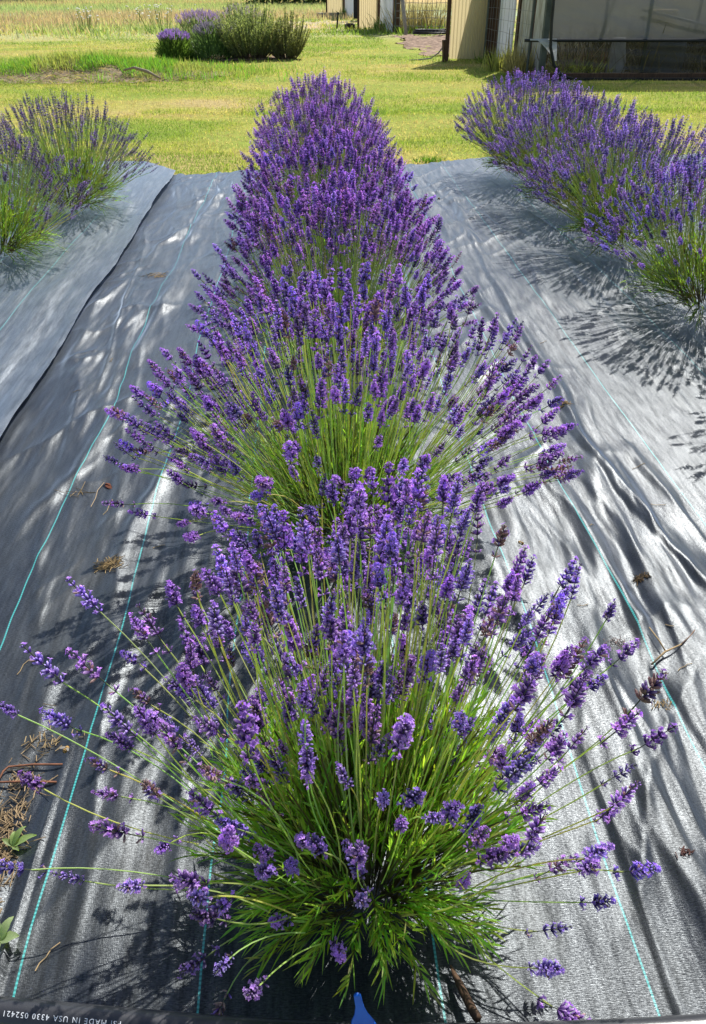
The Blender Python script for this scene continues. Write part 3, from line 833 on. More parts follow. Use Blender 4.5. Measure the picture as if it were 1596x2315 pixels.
bee('dark bee on a spike at the left side of the front plant', -.385, .765, .31, 1.2, .85, True)

# ------------------------------------------------------------------ lawn grass
PATCH = lambda x, y: 2.1 * fbm(x * .6 + 40, y * .9, 71, 5) - .10 * np.clip((9.5 - y) / 2.5, 0, 1) + .05 * np.clip((y - 10) / 3, 0, 1)
def grass_cols(x, y, r):
    p = PATCH(x, y) - .03 + .25 * noise2(x * 4, y * 4, 15) + r.normal(0, .17, len(x))
    g1 = np.array((.22, .33, .07)); g2 = np.array((.44, .47, .12)); tan = np.array((.60, .46, .29)); red = np.array((.36, .24, .14))
    w = np.clip((p + .34) / .72, 0, 1)[:, None]
    c = np.where(w < .5, tan + (g2 - tan) * w * 2, g2 + (g1 - g2) * (w * 2 - 1))
    return c * r.uniform(.55, 1.3, (len(x), 1))
r = rng(5)
mb = MB()
def lawn(n, y0, y1, h, w, seed, segs=2, pw=1.0):
    r = rng(seed)
    y = y0 + (y1 - y0) * r.uniform(0, 1, n) ** pw
    half = .55 * y + 1.0
    x = r.uniform(-1, 1, n) * half + .05 * y
    on_cloth = ((x > -1.16) & (x < 3.4) & (y < back_edge(x) + .01)) | ((x > -4.2) & (x <= -1.0) & (y < left_back(x) + .01))
    dirt = (np.abs(x - 2.9) < 1.0 + .3 * noise2(y, x, 8)) & (y > 17.2) & (y < 23.6)
    inside = (x > 3.45) & (y > 13.0) & (y < 16.5)
    k = ~(on_cloth | dirt | inside)
    # worn, thin patches
    k &= r.random(n) < np.clip(.75 + 1.1 * PATCH(x, y), .22, 1)
    x, y = x[k], y[k]; n = len(x)
    tall = np.where(noise2(x * 1.2, y * 1.2, 33) > .22, 1.5, 1.0)
    a = r.uniform(0, 2 * np.pi, n); lean = r.uniform(.1, .9, n)
    D = np.stack([np.cos(a) * lean, np.sin(a) * lean, np.ones(n)], -1)
    V, F, kv = blades(np.stack([x, y, ground_z(x, y)], -1), D, r.uniform(.5, 1.15, n) * h * tall, r.uniform(.6, 1.2, n) * w, r.uniform(0, .7, n), segs, seed, r.uniform(-1, 1, n))
    mb.add(V, F, 0, np.repeat(grass_cols(x, y, r), kv, 0))
lawn(120000, 6.3, 10.0, .034, .0050, 51, 2)
lawn(120000, 9.6, 15.5, .040, .008, 52, 1)
lawn(90000, 15, 24, .05, .014, 53, 1)
lawn(60000, 24, 36, .10, .03, 54, 1)
tag(mb.build('lawn_grass', M_GRASS), 'mown lawn grass, yellow-green with dry tan patches, behind the lavender rows', 'grass', kind='stuff')

# taller meadow bands far off
mb = MB()
r = rng(61); n = 70000
y = r.uniform(20, 66, n); x = r.uniform(-1, .12, n) * (.5 * y) + 0
k = ~((x > -2) & (y < 33)) & (r.random(n) < np.clip((y - 20 + 7 * fbm(x * .25, y * .25, 13, 3)) / 14, 0, 1))
x, y = x[k], y[k]; n = len(x)
b_ = fbm(x * .05 + 3, y * .16, 91, 4)[:, None] + r.normal(0, .12, (n, 1))
pal = np.where(b_ < -.22, np.array((.47, .35, .30)), np.where(b_ < -.10, np.array((.46, .41, .31)), np.where(b_ < .16, np.array((.38, .43, .26)), np.array((.33, .42, .27)))))
V, F, kv = blades(np.stack([x, y, ground_z(x, y)], -1), np.stack([r.normal(0, .25, n), r.normal(0, .25, n), np.ones(n)], -1), r.uniform(.10, .28, n), r.uniform(.02, .045, n), r.uniform(0, .4, n), 1, 9, r.uniform(-1, 1, n))
mb.add(V, F, 0, np.repeat(pal * r.uniform(.75, 1.2, (n, 1)), kv, 0))
tag(mb.build('meadow_grass', M_GRASS), 'unmown meadow grass in pale green, straw and rust bands far behind', 'grass', kind='stuff')

# tall bright grass growing on the mound
mb = MB(); r = rng(62); n = 15000
x = r.normal(-3.2, 1.25, n); y = r.normal(14.1, .62, n)
k = (noise2(x * 1.7, y * 1.7, 20) + .75 * (y - 13.4) > -.12); x, y = x[k], y[k]; n = len(x)
D = np.stack([r.normal(0, .28, n), r.normal(0, .28, n), np.ones(n)], -1)
V, F, kv = blades(np.stack([x, y, mound(x, y) + ground_z(x, y) - .02], -1), D, r.uniform(.06, .20, n), r.uniform(.006, .012, n), r.uniform(0, .6, n), 2, 8, r.uniform(-1, 1, n))
cg = np.stack([r.uniform(.15, .27, n), r.uniform(.30, .44, n), r.uniform(.05, .09, n)], -1)
tn = noise2(x * 1.3, y * 1.3, 44)[:, None] > .2; cg = np.where(tn, cg * .5 + np.array((.24, .20, .11)), cg)
mb.add(V, F, 0, np.repeat(cg, kv, 0))
n = 3000; x = r.normal(-3.0, 1.3, n); y = r.normal(13.25, .35, n)
V, F, kv = blades(np.stack([x, y, mound(x, y) + ground_z(x, y) - .02], -1), np.stack([r.normal(0, 1, n), r.normal(0, .6, n), .5 * np.ones(n)], -1), r.uniform(.06, .18, n), r.uniform(.005, .010, n), r.uniform(.2, .7, n), 2, 8, r.uniform(-1, 1, n))
mb.add(V, F, 0, np.repeat(np.where(r.random((n, 1)) < .5, np.array((.46, .36, .2)), np.array((.24, .34, .06))) * r.uniform(.5, 1.2, (n, 1)), kv, 0))
tag(mb.build('mound_grass', M_GRASS), 'tall bright green grass growing over the low earth mound at left', 'grass', kind='stuff')
twig('weathered_branch', 'pale weathered branch lying on the front of the grassy mound', 'branch', [(-2.62, 12.95, .16), (-2.45, 12.85, .20), (-2.25, 12.75, .16), (-2.05, 12.62, .08)], [.012, .02, .022, .010], (.36, .29, .22))

# small green tufts by the cloth edge
def tuft(name, label, x, y, n, sp, h, w, c, seed, cat='grass tuft', lean=.4, mat=None, group=None, z=None):
    r = rng(seed); mb = MB()
    px = x + r.normal(0, sp, n); py = y + r.normal(0, sp * .6, n)
    D = np.stack([r.normal(0, lean, n) + (px - x) / sp * .12, r.normal(0, lean, n), np.ones(n)], -1)
    V, F, kv = blades(np.stack([px, py, np.full(n, -.012) if z is None else np.full(n, z)], -1), D, r.uniform(.4, 1.1, n) * h, r.uniform(.6, 1.2, n) * w, r.uniform(0, .5, n), 3, seed, r.uniform(-1, 1, n))
    mb.add(V, F, 0, np.repeat(np.array(c) * r.uniform(.65, 1.3, (n, 1)), kv, 0))
    return tag(mb.build(name, mat or M_GRASS), label, cat, group)
tuft('grass_tuft', 'bright green tuft of grass at the cloth end right of the centre row', 1.00, 6.92, 170, .06, .07, .007, (.13, .27, .03), 31)

# ------------------------------------------------------------------ shrubs on the lawn
def shrub_lav(label, x, y, R, Hh, n, cf, ct, seed, purple=1.0, flowers=260):
    r = rng(seed); t0 = thing('lavender_bush', label, 'lavender bush', (x, y, -.01), 0, 'bushes in the lawn bed')
    a = r.uniform(0, 2 * np.pi, n); t = np.radians(95) * r.uniform(0, 1, n) ** .6
    rad = r.uniform(.45, 1.0, n)
    P = np.stack([R * np.sin(t) * np.cos(a), R * np.sin(t) * np.sin(a), np.maximum(.02, Hh * .78 * np.cos(t) + .05)], -1) * rad[:, None]
    D = unit(np.stack([np.sin(t) * np.cos(a) * .7, np.sin(t) * np.sin(a) * .7, np.cos(t) + .7], -1) + r.normal(0, .2, (n, 3)))
    V, F, kv = blades(P, D, r.uniform(.07, .15, n), r.uniform(.008, .014, n), r.uniform(0, .3, n), 2, seed, r.uniform(-1, 1, n))
    mb = MB(); mb.add(V, F, 0, np.repeat(np.array(cf) * r.uniform(.65, 1.3, (n, 1)), kv, 0)); mb.build('foliage', M_LEAF, t0)
    m = flowers
    a = r.uniform(0, 2 * np.pi, m); t = np.radians(54) * r.uniform(0, 1, m) ** .6
    P = np.stack([R * np.sin(t) * np.cos(a), R * np.sin(t) * np.sin(a), Hh * (.45 + .5 * np.cos(t))], -1) * r.uniform(.93, 1.06, (m, 1))
    D = unit(np.stack([np.sin(t) * np.cos(a), np.sin(t) * np.sin(a), np.cos(t) + .5], -1) + r.normal(0, .15, (m, 3)))
    mb = MB()
    hm = MB()
    for q in range(5):
        for s_ in range(4):
            aa = s_ * 1.57 + q
            b0 = np.array([math.cos(aa) * .006, math.sin(aa) * .006, q * .011])
            hm.add([b0 * (0, 0, 1), b0 + (0, 0, .004), b0 * (1.9, 1.9, 1) + (0, 0, .009), b0 * (0, 0, 1) + (0, 0, .012)], [[0, 1, 2, 3]])
    HV = np.concatenate(hm.v); R3 = rot_to(D)
    VV = np.einsum('nij,vj->nvi', R3, HV) + P[:, None]
    F = np.concatenate([f for f, _ in hm.f])
    mb.add(VV.reshape(-1, 3), (F[None] + (np.arange(m) * len(HV))[:, None, None]).reshape(-1, 4), 0, np.repeat(np.array(ct) * r.uniform(.7, 1.3, (m, 1)), len(HV), 0))
    V, F = stalks_batch(np.stack([P * .72, P], 1), .002, 3); mb.add(V, F, 0, (.2, .25, .14))
    o = mb.build('flower_stalks', M_FLOWER, t0); o['kind'] = 'stuff'
    return t0
shrub_lav('small round lavender bush with bright purple top, leftmost in the lawn bed', -2.40, 16.75, .34, .47, 3800, (.12, .20, .06), (.34, .26, .50), 81, flowers=260)
shrub_lav('green rounded lavender bush between the small purple bush and the grey shrub', -1.70, 16.9, .44, .58, 4200, (.15, .24, .12), (.24, .27, .26), 82, flowers=300)
shrub_lav('hazy grey-purple lavender bush behind the small purple bush', -2.05, 18.1, .58, .74, 3600, (.18, .24, .15), (.36, .33, .42), 83, flowers=240)
shrub_lav('pale hazy lavender bush behind the tall grey-green shrub', -1.25, 18.2, .6, .82, 3600, (.20, .27, .16), (.34, .34, .36), 84, flowers=160)

def rosemary(label, x, y, shoots, R, Hh, c, seed, wood):
    r = rng(seed); t0 = thing('rosemary_shrub', label, 'shrub', (x, y, -.01), 0, 'bushes in the lawn bed')
    mb, mw = MB(), MB()
    a = r.uniform(0, 2 * np.pi, shoots); rr = np.sqrt(r.uniform(0, 1, shoots))
    base = np.stack([np.cos(a) * rr * R * .35, np.sin(a) * rr * R * .3, np.zeros(shoots)], -1)
    hh = Hh * (1 - .45 * rr ** 1.6) * r.uniform(.62, 1.08, shoots)
    tip = np.stack([np.cos(a) * rr * R, np.sin(a) * rr * R * .8, hh], -1) + r.normal(0, .03, (shoots, 3))
    mid = base * .35 + tip * .65; mid[:, 2] *= .62
    u = np.linspace(0, 1, 6)[None, :, None]
    P = (1 - u) ** 2 * base[:, None] + 2 * u * (1 - u) * mid[:, None] + u ** 2 * tip[:, None]
    V, F = stalks_batch(P, np.linspace(.006, .002, 6)[None], 3); mw.add(V, F, 0, wood)
    per = 150
    s = r.uniform(.22, 1.0, (shoots, per))
    Q = (1 - s[..., None]) ** 2 * base[:, None] + 2 * s[..., None] * (1 - s[..., None]) * mid[:, None] + s[..., None] ** 2 * tip[:, None]
    T = np.repeat(unit(tip - mid), per, 0)
    nl = shoots * per
    D = unit(T + unit(r.normal(0, 1, (nl, 3))) * 1.0 + (0, 0, .2))
    V, F, kv = blades(Q.reshape(-1, 3), D, r.uniform(.03, .055, nl), r.uniform(.009, .015, nl), r.uniform(0, .2, nl), 1, seed, r.uniform(-1, 1, nl))
    mb.add(V, F, 0, np.repeat(np.array(c) * r.uniform(.6, 1.4, (nl, 1)) * np.repeat(r.uniform(.8, 1.2, (shoots, 1)), per, 0), kv, 0))
    mb.build('foliage', M_LEAF, t0); mw.build('branches', M_DRY, t0)
rosemary('tall spiky grey-green shrub in the lawn bed, right of the lavender bushes', -1.02, 16.8, 240, .72, .98, (.25, .29, .18), 85, (.16, .12, .09))
rosemary('brownish open shrub at the right end of the lawn bed', -.34, 16.7, 130, .44, .84, (.25, .26, .17), 86, (.15, .11, .08))
mb = MB()
xs = np.linspace(-2.9, .1, 60); ys = np.linspace(16.25, 18.8, 40); X, Y = np.meshgrid(xs, ys)
k = (((X + 1.4) / (1.32 + .15 * noise2(Y * 3, X * 3, 4))) ** 2 + ((Y - 17.3) / 1.0) ** 2) < 1
i = np.arange(39)[:, None] * 60 + np.arange(59)[None]; f = grid_f(i, 60); f = f[k.ravel()[f].all(1)]
mb.add(np.stack([X, Y, ground_z(X, Y) + .012 + .02 * fbm(X * 5, Y * 5, 2)], -1), f)
M_MULCH = mat_noise('bark_mulch', (.10, .065, .045), (.33, .22, .15), 14, .95, bump=.8, bscale=60)
tag(mb.build('ground_mulch', M_MULCH, smooth=True), kind='structure')

# white wild flowers in the meadow
def daisies(label, x, y, n, sx, h, seed):
    r = rng(seed); t0 = thing('wildflower_clump', label, 'wildflowers', (x, y, -.01), 0, 'white wildflowers in the meadow')
    px = r.normal(0, sx, n); py = r.normal(0, sx * .7, n); hz = h * r.uniform(.55, 1.1, n)
    st = MB(); V, F = stalks_batch(np.stack([np.stack([px * .6, py * .6, np.zeros(n)], -1), np.stack([px, py, hz], -1)], 1), .005, 3); st.add(V, F, 0, (.22, .30, .12))
    a = r.uniform(0, 6.28, n * 3)
    V, F, kv = blades(np.stack([np.repeat(px, 3) * .6, np.repeat(py, 3) * .6, np.zeros(3 * n)], -1), np.stack([np.cos(a) * .5, np.sin(a) * .5, np.ones(3 * n)], -1), r.uniform(.15, .35, 3 * n), np.full(3 * n, .015), np.full(3 * n, .3), 2, seed)
    st.add(V, F, 0, (.20, .29, .10)); st.build('stalks', M_GRASS, t0)
    fl = MB()
    for q in range(n):
        R_ = r.uniform(.022, .04); ang = np.arange(8) * 2 * np.pi / 8
        V = np.concatenate([[[px[q], py[q], hz[q] + .012]], np.stack([px[q] + np.cos(ang) * R_, py[q] + np.sin(ang) * R_, hz[q] + np.array([0, -.014] * 4)], -1)])
        fl.add(V, [[0, 1 + k_, 1 + (k_ + 1) % 8] for k_ in range(8)], 0, (.80, .78, .70))
    o = fl.build('blossoms', M_PETAL, t0)
daisies('white wildflowers in a tight clump at upper left of the meadow', -6.3, 26.5, 26, .26, .55, 91)
daisies('white wildflowers in a loose wide clump left of the lavender bushes', -3.9, 25.4, 34, .45, .62, 92)
daisies('few white wildflowers just right of the tight clump', -5.4, 29.5, 8, .2, .5, 93)

# ------------------------------------------------------------------ buildings at right
M_CREAM_T = None
def mat_film(name, c, transp, translu, rough=.25, bump=.25, bscale=6):
    m, nt, b = nodes(name)
    v = mapped(nt)
    n = noise_node(nt, mapped(nt, (1, 1, .6)), 1.4, 5, .6)
    nt.links.new(ramp(nt, n, [(.3, tuple(.75 * k for k in c)), (.7, c)]), b.inputs['Base Color'])
    b.inputs['Roughness'].default_value = rough
    bp = N(nt, 'ShaderNodeBump'); bp.inputs['Strength'].default_value = bump; bp.inputs['Distance'].default_value = .03
    nt.links.new(noise_node(nt, mapped(nt, (1, 1, .35), (0, .5, 0)), bscale, 4, .65), bp.inputs['Height']); nt.links.new(bp.outputs[0], b.inputs['Normal'])
    tl = N(nt, 'ShaderNodeBsdfTranslucent'); tl.inputs[0].default_value = (*c, 1)
    ms = N(nt, 'ShaderNodeMixShader'); ms.inputs[0].default_value = translu
    nt.links.new(b.outputs[0], ms.inputs[1]); nt.links.new(tl.outputs[0], ms.inputs[2])
    tp = N(nt, 'ShaderNodeBsdfTransparent'); tp.inputs[0].default_value = (.92, .93, .92, 1)
    m2 = N(nt, 'ShaderNodeMixShader'); m2.inputs[0].default_value = transp
    nt.links.new(ms.outputs[0], m2.inputs[1]); nt.links.new(tp.outputs[0], m2.inputs[2])
    nt.links.new(m2.outputs[0], nt.nodes['Material Output'].inputs[0])
    return m
M_CREAM = mat_film('cream_fibreglass', (.62, .52, .30), 0.0, .55, .5, .1, 20)
M_WHITEB = mat_film('white_board', (.84, .86, .90), 0, .35, .5, .1, 12)
M_WHITED = mat_noise('weathered_white_board', (.30, .24, .16), (.74, .72, .68), 4, .8, (4, 4, .7))
M_WOOD = mat_noise('dark_wood', (.055, .030, .018), (.13, .07, .04), 9, .8, (5, 5, .6))
M_WOODG = mat_noise('grey_wood', (.22, .20, .18), (.42, .38, .34), 9, .85, (6, 6, .6))
M_WOODB = mat_noise('black_wood', (.010, .010, .010), (.03, .027, .024), 9, .8)  # near-black wood for the gap backing, greenhouse sill and far board
M_STEEL = mat_noise('dull_steel', (.045, .055, .05), (.10, .115, .11), 8, .5)
M_BLACK = mat_noise('black_hose', (.012, .013, .015), (.025, .026, .03), 9, .45)
M_FILM = mat_film('clouded_film', (.25, .25, .255), .32, .32, .35, .7, 3)
M_FILML = mat_film('thin_film', (.06, .06, .055), .55, .3, .2, .4, 3)
M_FILMR = mat_film('roof_film', (.62, .63, .64), .28, .55, .3, .3, 2)
M_RAG = mat_film('white_film_scrap', (.86, .88, .92), .03, .6, .4, .3, 6)
M_WIRE = mat_noise('wire', (.16, .16, .155), (.30, .29, .28), 20, .6)
M_CONC = mat_noise('dark_soil', (.05, .04, .03), (.13, .10, .07), 8, .95, bump=.5, bscale=30)

def corrugated(mb, w, h, wl=.062, amp=.010):
    nx = int(w / wl * 8); xs = np.linspace(0, w, nx)
    yv = amp * np.sin(xs / wl * 2 * np.pi)
    zs = np.linspace(0, h, 5)
    V = np.stack([np.tile(xs, 5), np.tile(yv, 5), np.repeat(zs, nx)], -1)
    i = np.arange(4)[:, None] * nx + np.arange(nx - 1)[None]
    mb.add(V, grid_f(i, nx))

def panel(label, x, y, w, h, rz, posts):
    t0 = thing('corrugated_panel', label, 'panel', (x, y, .0), rz, 'cream corrugated panels on the shed ends')
    mb = MB(); corrugated(mb, w, h); mb.build('sheet', M_CREAM, t0, (0, 0, .04), smooth=True)
    for px, wd in posts:
        mb = MB(); box(mb, px, .05, h / 2, wd, .07, h + .05); mb.build('post', M_WOOD, t0)
    mb = MB(); box(mb, w / 2, .03, h - .05, w - .06, .035, .07); mb.build('top_rail', M_WOOD, t0)
    return t0
panel('nearest cream corrugated panel with brown posts, left of the plastic greenhouse', 2.62, 16.25, .66, 1.95, -.05, [(-.04, .07), (.73, .14)])
panel('middle cream corrugated panel, beside the white wall strip and brown post', 1.63, 27.15, .54, 2.1, -.05, [(-.03, .06), (.60, .12)])
panel('farthest cream corrugated panel, standing on a low plank', .93, 36.7, .62, 2.3, -.05, [(-.03, .06), (.66, .08)])
mb = MB()
V = np.array([[2.86 + .21 * z + dx, 16.62 + dy, z] for dy in (0, .03) for z, dx in ((0, 0), (2.3, 0), (2.3, .45), (0, .75))])  # added board, hidden by the panel, slanted to cast a diagonal shadow on it
mb.add(V, [[0, 1, 2, 3], [7, 6, 5, 4], [0, 4, 5, 1], [1, 5, 6, 2], [2, 6, 7, 3], [3, 7, 4, 0]])
tag(mb.build('shadow_board', M_WOODG), 'unseen grey board added behind the nearest cream panel to cast the slanted shadow through it', 'board')
mb = MB(); box(mb, .95, 36.55, .06, .9, .35, .13); tag(mb.build('timber_plank', M_WOODG), 'low timber plank under the farthest cream panel', 'plank')

# board wall and wire fence running from the nearest panel to the greenhouse
t0 = thing('board_wall', 'weathered white boards with dark gaps behind the wire fence', 'board wall', (0, 0, 0))
A_, B_ = np.array([3.36, 16.15]), np.array([3.60, 13.35])
dv = (B_ - A_); ln = np.linalg.norm(dv); ang = math.atan2(dv[1], dv[0])
for s0, s1, kind in [(.14, .42, 0), (.55, .73, 1), (.80, .97, 1)]:
    c = A_ + dv * (s0 + s1) / 2
    mb = MB(); box(mb, c[0], c[1], 1.02, ln * (s1 - s0), .025, 2.0, rz=ang); mb.build('white_board', [M_WHITEB, M_WHITED][kind], t0)
for s0 in (.06, .485, .765):
    c = A_ + dv * s0
    mb = MB(); box(mb, c[0] + .05, c[1], 1.0, .10, .10, 2.02, rz=ang); mb.build('dark_post', M_WOOD, t0)
for s0, s1 in ((.0, .13), (.43, .54), (.735, .795)):
    mb = MB(); box(mb, *(A_ + dv * (s0 + s1) / 2 + (.12, 0)), 1.0, ln * (s1 - s0), .02, 1.98, rz=ang); mb.build('dark_backing', M_WOODB, t0)

def wire_fence(label, p0, p1, h, nv, nh, rad, posts=True):
    t0 = thing('wire_fence', label, 'wire fence', (0, 0, 0), 0, 'wire mesh fences between the sheds')
    mb = MB(); p0 = np.array(p0); p1 = np.array(p1)
    r = rng(int(abs(p0[0]) * 100))
    for k in range(nv + 1):
        c = p0 + (p1 - p0) * k / nv
        tube(mb, [(c[0], c[1], 0), (c[0] + r.normal(0, .008), c[1], h * .5), (c[0], c[1], h)], rad, 4)
    for k in range(nh + 1):
        z = .02 + (h - .02) * k / nh
        pts = [(*(p0 + (p1 - p0) * s), z + r.normal(0, .006)) for s in np.linspace(0, 1, 6)]
        tube(mb, pts, rad, 4)
    mb.build('wire_mesh', M_WIRE, t0)
    for c in (p0, p1):
        mb = MB(); tube(mb, [(c[0], c[1], 0), (c[0], c[1], h + .1)], .02, 8); mb.build('post', M_STEEL, t0)
wire_fence('wire mesh fence in front of the weathered white boards', (3.22, 16.0), (3.40, 13.5), 1.5, 14, 9, .0022)
wire_fence('wire mesh fence across the gap behind the bare earth bed', (2.45, 24.6), (4.6, 24.3), 1.4, 18, 8, .006)

# greenhouse
GX0, GX1, GY0, GY1, GH = 3.60, 9.5, 13.12, 15.1, 2.2
t0 = thing('greenhouse', 'greenhouse of clouded plastic film on a dark frame at upper right', 'greenhouse', (0, 0, 0))
def sheet(name, P00, P10, P01, P11, mat, nu=60, nv=30, amp=.02, seed=0, bow=0.0):
    u, v = np.meshgrid(np.linspace(0, 1, nu), np.linspace(0, 1, nv))
    P00, P10, P01, P11 = map(np.array, (P00, P10, P01, P11))
    u3, v3 = u[..., None], v[..., None]
    P = (1 - u3) * (1 - v3) * P00 + u3 * (1 - v3) * P10 + (1 - u3) * v3 * P01 + u3 * v3 * P11
    nrm = unit(np.cross(P10 - P00, P01 - P00))
    d = amp * fbm(u * 9 + v * 4, v * 5, seed, 4) + bow * np.sin(np.pi * v) + .6 * amp * np.abs(fbm(u * 20 + v * 12, v * 3, seed + 5, 3))
    P = P + nrm * d[..., None]
    mb = MB(); i = np.arange(nv - 1)[:, None] * nu + np.arange(nu - 1)[None]
    mb.add(P, grid_f(i, nu)); return mb.build(name, mat, t0, smooth=True)
sheet('front_film', (GX0, GY0, .5), (GX1, GY0 - .3, .5), (GX0, GY0, 1.75), (GX1, GY0 - .3, 1.75), M_FILM, 90, 40, .03, 1)
sheet('lower_film', (GX0, GY0 + .02, .08), (GX1, GY0 - .28, .08), (GX0, GY0 + .02, .49), (GX1, GY0 - .28, .49), M_FILML, 60, 16, .02, 2)
sheet('roof_film', (GX0, GY0, 1.76), (GX1, GY0 - .3, 1.76), (GX0, (GY0 + GY1) / 2, 2.5), (GX1, (GY0 + GY1) / 2, 2.5), M_FILMR, 40, 20, .03, 3, .12)
sheet('roof_film', (GX0, (GY0 + GY1) / 2, 2.5), (GX1, (GY0 + GY1) / 2, 2.5), (GX0, GY1, 1.7), (GX1, GY1, 1.7), M_FILMR, 40, 20, .03, 4, .12)
sheet('back_film', (GX0, GY1, 0), (GX1, GY1, 0), (GX0, GY1, 1.7), (GX1, GY1, 1.7), mat_film('dim_film', (.16, .16, .15), .04, .2, .5, .3, 3), 40, 20, .03, 5)
mb = MB(); box(mb, 3.52, 13.14, 1.05, .085, .085, 2.1, ry=-.01); mb.build('corner_post', M_STEEL, t0)
mb = MB(); box(mb, (GX0 + GX1) / 2, GY0 - .15, .035, GX1 - GX0, .05, .09, rz=-.3 / (GX1 - GX0)); mb.build('base_board', M_WOOD, t0)
mb = MB(); box(mb, (GX0 + GX1) / 2, GY0 - .21, -.002, GX1 - GX0 + .1, .10, .05, rz=-.3 / (GX1 - GX0)); mb.build('bottom_sill', M_WOODB, t0)
mb = MB(); tube(mb, [(3.22, 13.12, .50), (3.6, GY0 - .045, .50), (6.5, GY0 - .19, .50), (GX1, GY0 - .345, .50)], .021, 10); mb.build('wiggle_rail', M_BLACK, t0, smooth=True)
for xh in (5.02, 6.6, 8.2):
    mb = MB()
    tube(mb, [(xh + .03, GY0 + .06 - .05 * (xh - GX0), 0), (xh, GY0 + .06 - .05 * (xh - GX0), 1.0), (xh, GY0 + .10, 1.7), (xh, (GY0 + GY1) / 2, 2.48), (xh, GY1 - .04, 1.66), (xh, GY1 - .04, 0)], .028, 8)
    mb.build('hoop', M_STEEL, t0, smooth=True)
mb = MB(); tube(mb, [(4.9, GY0 + .02, .875), (5.95, GY0 - .05, .67), (7.2, GY0 - .1, .44)], .018, 8); mb.build('brace', M_STEEL, t0, smooth=True)
mb = MB()
xs = np.linspace(GX0 + .05, GX1, 50); ys = np.linspace(GY0 + .05, GY1 - .05, 24); X, Y = np.meshgrid(xs, ys)
i = np.arange(23)[:, None] * 50 + np.arange(49)[None]
mb.add(np.stack([X, Y, .02 + .03 * fbm(X * 3, Y * 3, 9)], -1), grid_f(i, 50)); tag(mb.build('ground_soil', M_CONC, smooth=True), kind='structure')
# things inside, seen through the film
def sack(label, x, y, w, h, mat, seed, top=1.0, cat='sack', name='sack', z0=0.0):
    r = rng(seed); n, k = 12, 20
    s = np.linspace(0, 1, n); a = np.arange(k) * 2 * np.pi / k
    rad = w / 2 * (1 + (top - 1) * s) * np.array([.9, 1, 1.02, 1.03, 1.02, 1, .99, .98, .97, .96, .94, .86])
    wob_ = 1 + .10 * fbm(np.tile(np.cos(a) * 2, (n, 1)) + 3, np.tile(s[:, None] * 3, (1, k)) + np.sin(a) * 2, seed, 3)
    V = np.stack([x + rad[:, None] * np.cos(a) * wob_, y + rad[:, None] * np.sin(a) * wob_ * .7, z0 + np.repeat(s[:, None] * h, k, 1)], -1).reshape(-1, 3)
    i = np.arange(n - 1)[:, None] * k; j = np.arange(k)[None]; kk = (j + 1) % k
    mb = MB(); mb.add(V, np.stack([i + j, i + kk, i + k + kk, i + k + j], -1).reshape(-1, 4))
    mb.f.append((np.array([np.arange(k)]) + mb.n - k, 0))
    return tag(mb.build(name, mat, smooth=True), label, cat)
M_SACKW = mat_noise('pale_sack', (.30, .30, .30), (.55, .55, .54), 6, .7)
M_SACKT = mat_noise('tan_sack', (.40, .30, .16), (.62, .50, .30), 6, .8)
M_BIN = mat_noise('dark_bin_plastic', (.02, .03, .035), (.05, .06, .065), 6, .5)
sack('pale grey sack standing inside the greenhouse left of its middle hoop', 4.86, 13.75, .34, .50, M_SACKW, 5, .62)
sack('dark bin inside the greenhouse right of its middle hoop', 5.62, 13.8, .62, .46, M_BIN, 6, 1.1, 'bin', 'bin')
sack('tan paper sack on the dark bin inside the greenhouse', 5.50, 13.8, .36, .40, M_SACKT, 7, 1.3, z0=.46)
tuft('weed_clump', 'dark dead growth along the back wall inside the greenhouse', 6.2, 14.7, 2600, .9, .8, .025, (.10, .09, .04), 151, 'weeds', .35, M_DRY, 'weeds around the sheds')
tuft('weed_clump', 'green and yellow weeds inside the greenhouse behind the lower film', 4.15, 13.5, 420, .22, .36, .014, (.20, .24, .05), 141, 'weeds', .45, M_GRASS, 'weeds around the sheds')
tuft('weed_clump', 'brown dead weeds inside the greenhouse left of the pale sack', 4.55, 13.9, 300, .14, .48, .012, (.22, .13, .07), 142, 'weeds', .35, M_DRY, 'weeds around the sheds')
tuft('weed_clump', 'thin tall weeds behind the clouded film near the greenhouse corner', 4.0, 13.55, 60, .2, 1.1, .014, (.25, .20, .12), 143, 'weeds', .18, M_DRY, 'weeds around the sheds')
# black hose hanging beside the corner post, scrap of film on the rail
mb = MB(); tube(mb, [(3.53, 13.02, 1.9), (3.545, 13.0, 1.0), (3.55, 12.98, .72), (3.58, 12.98, .42), (3.66, 12.97, .2), (3.79, 12.95, .06), (3.95, 12.93, .02)], .022, 10)
tag(mb.build('black_hose', M_BLACK, smooth=True), 'black hose hanging from above beside the greenhouse corner post', 'hose')
mb = MB()
u, v = np.meshgrid(np.linspace(0, 1, 20), np.linspace(0, 1, 14))
xx_ = 3.28 + .40 * u; dz = v * np.clip(.02 + .26 * np.clip((u - .25) / .7, 0, 1) ** 1.2, 0, 1)
mb.add(np.stack([xx_ - .08 * v * 0 + .03 * v * u, 13.06 - .03 * np.sin(v * 2) + .02 * fbm(u * 5, v * 4, 3), .525 - dz], -1), grid_f(np.arange(13)[:, None] * 20 + np.arange(19)[None], 20))
tag(mb.build('film_scrap', M_RAG, smooth=True), 'torn white plastic scrap draped over the greenhouse rail end', 'plastic scrap')
tuft('weed_clump', 'tall pale weeds growing against the wire fence and white boards', 3.24, 14.5, 380, .14, .40, .012, (.42, .42, .15), 144, 'weeds', .28, M_GRASS, 'weeds around the sheds')
tuft('weed_clump', 'yellowish dry weeds at the foot of the greenhouse corner post', 3.34, 13.75, 380, .10, .55, .011, (.52, .44, .18), 145, 'weeds', .25, M_DRY, 'weeds around the sheds')
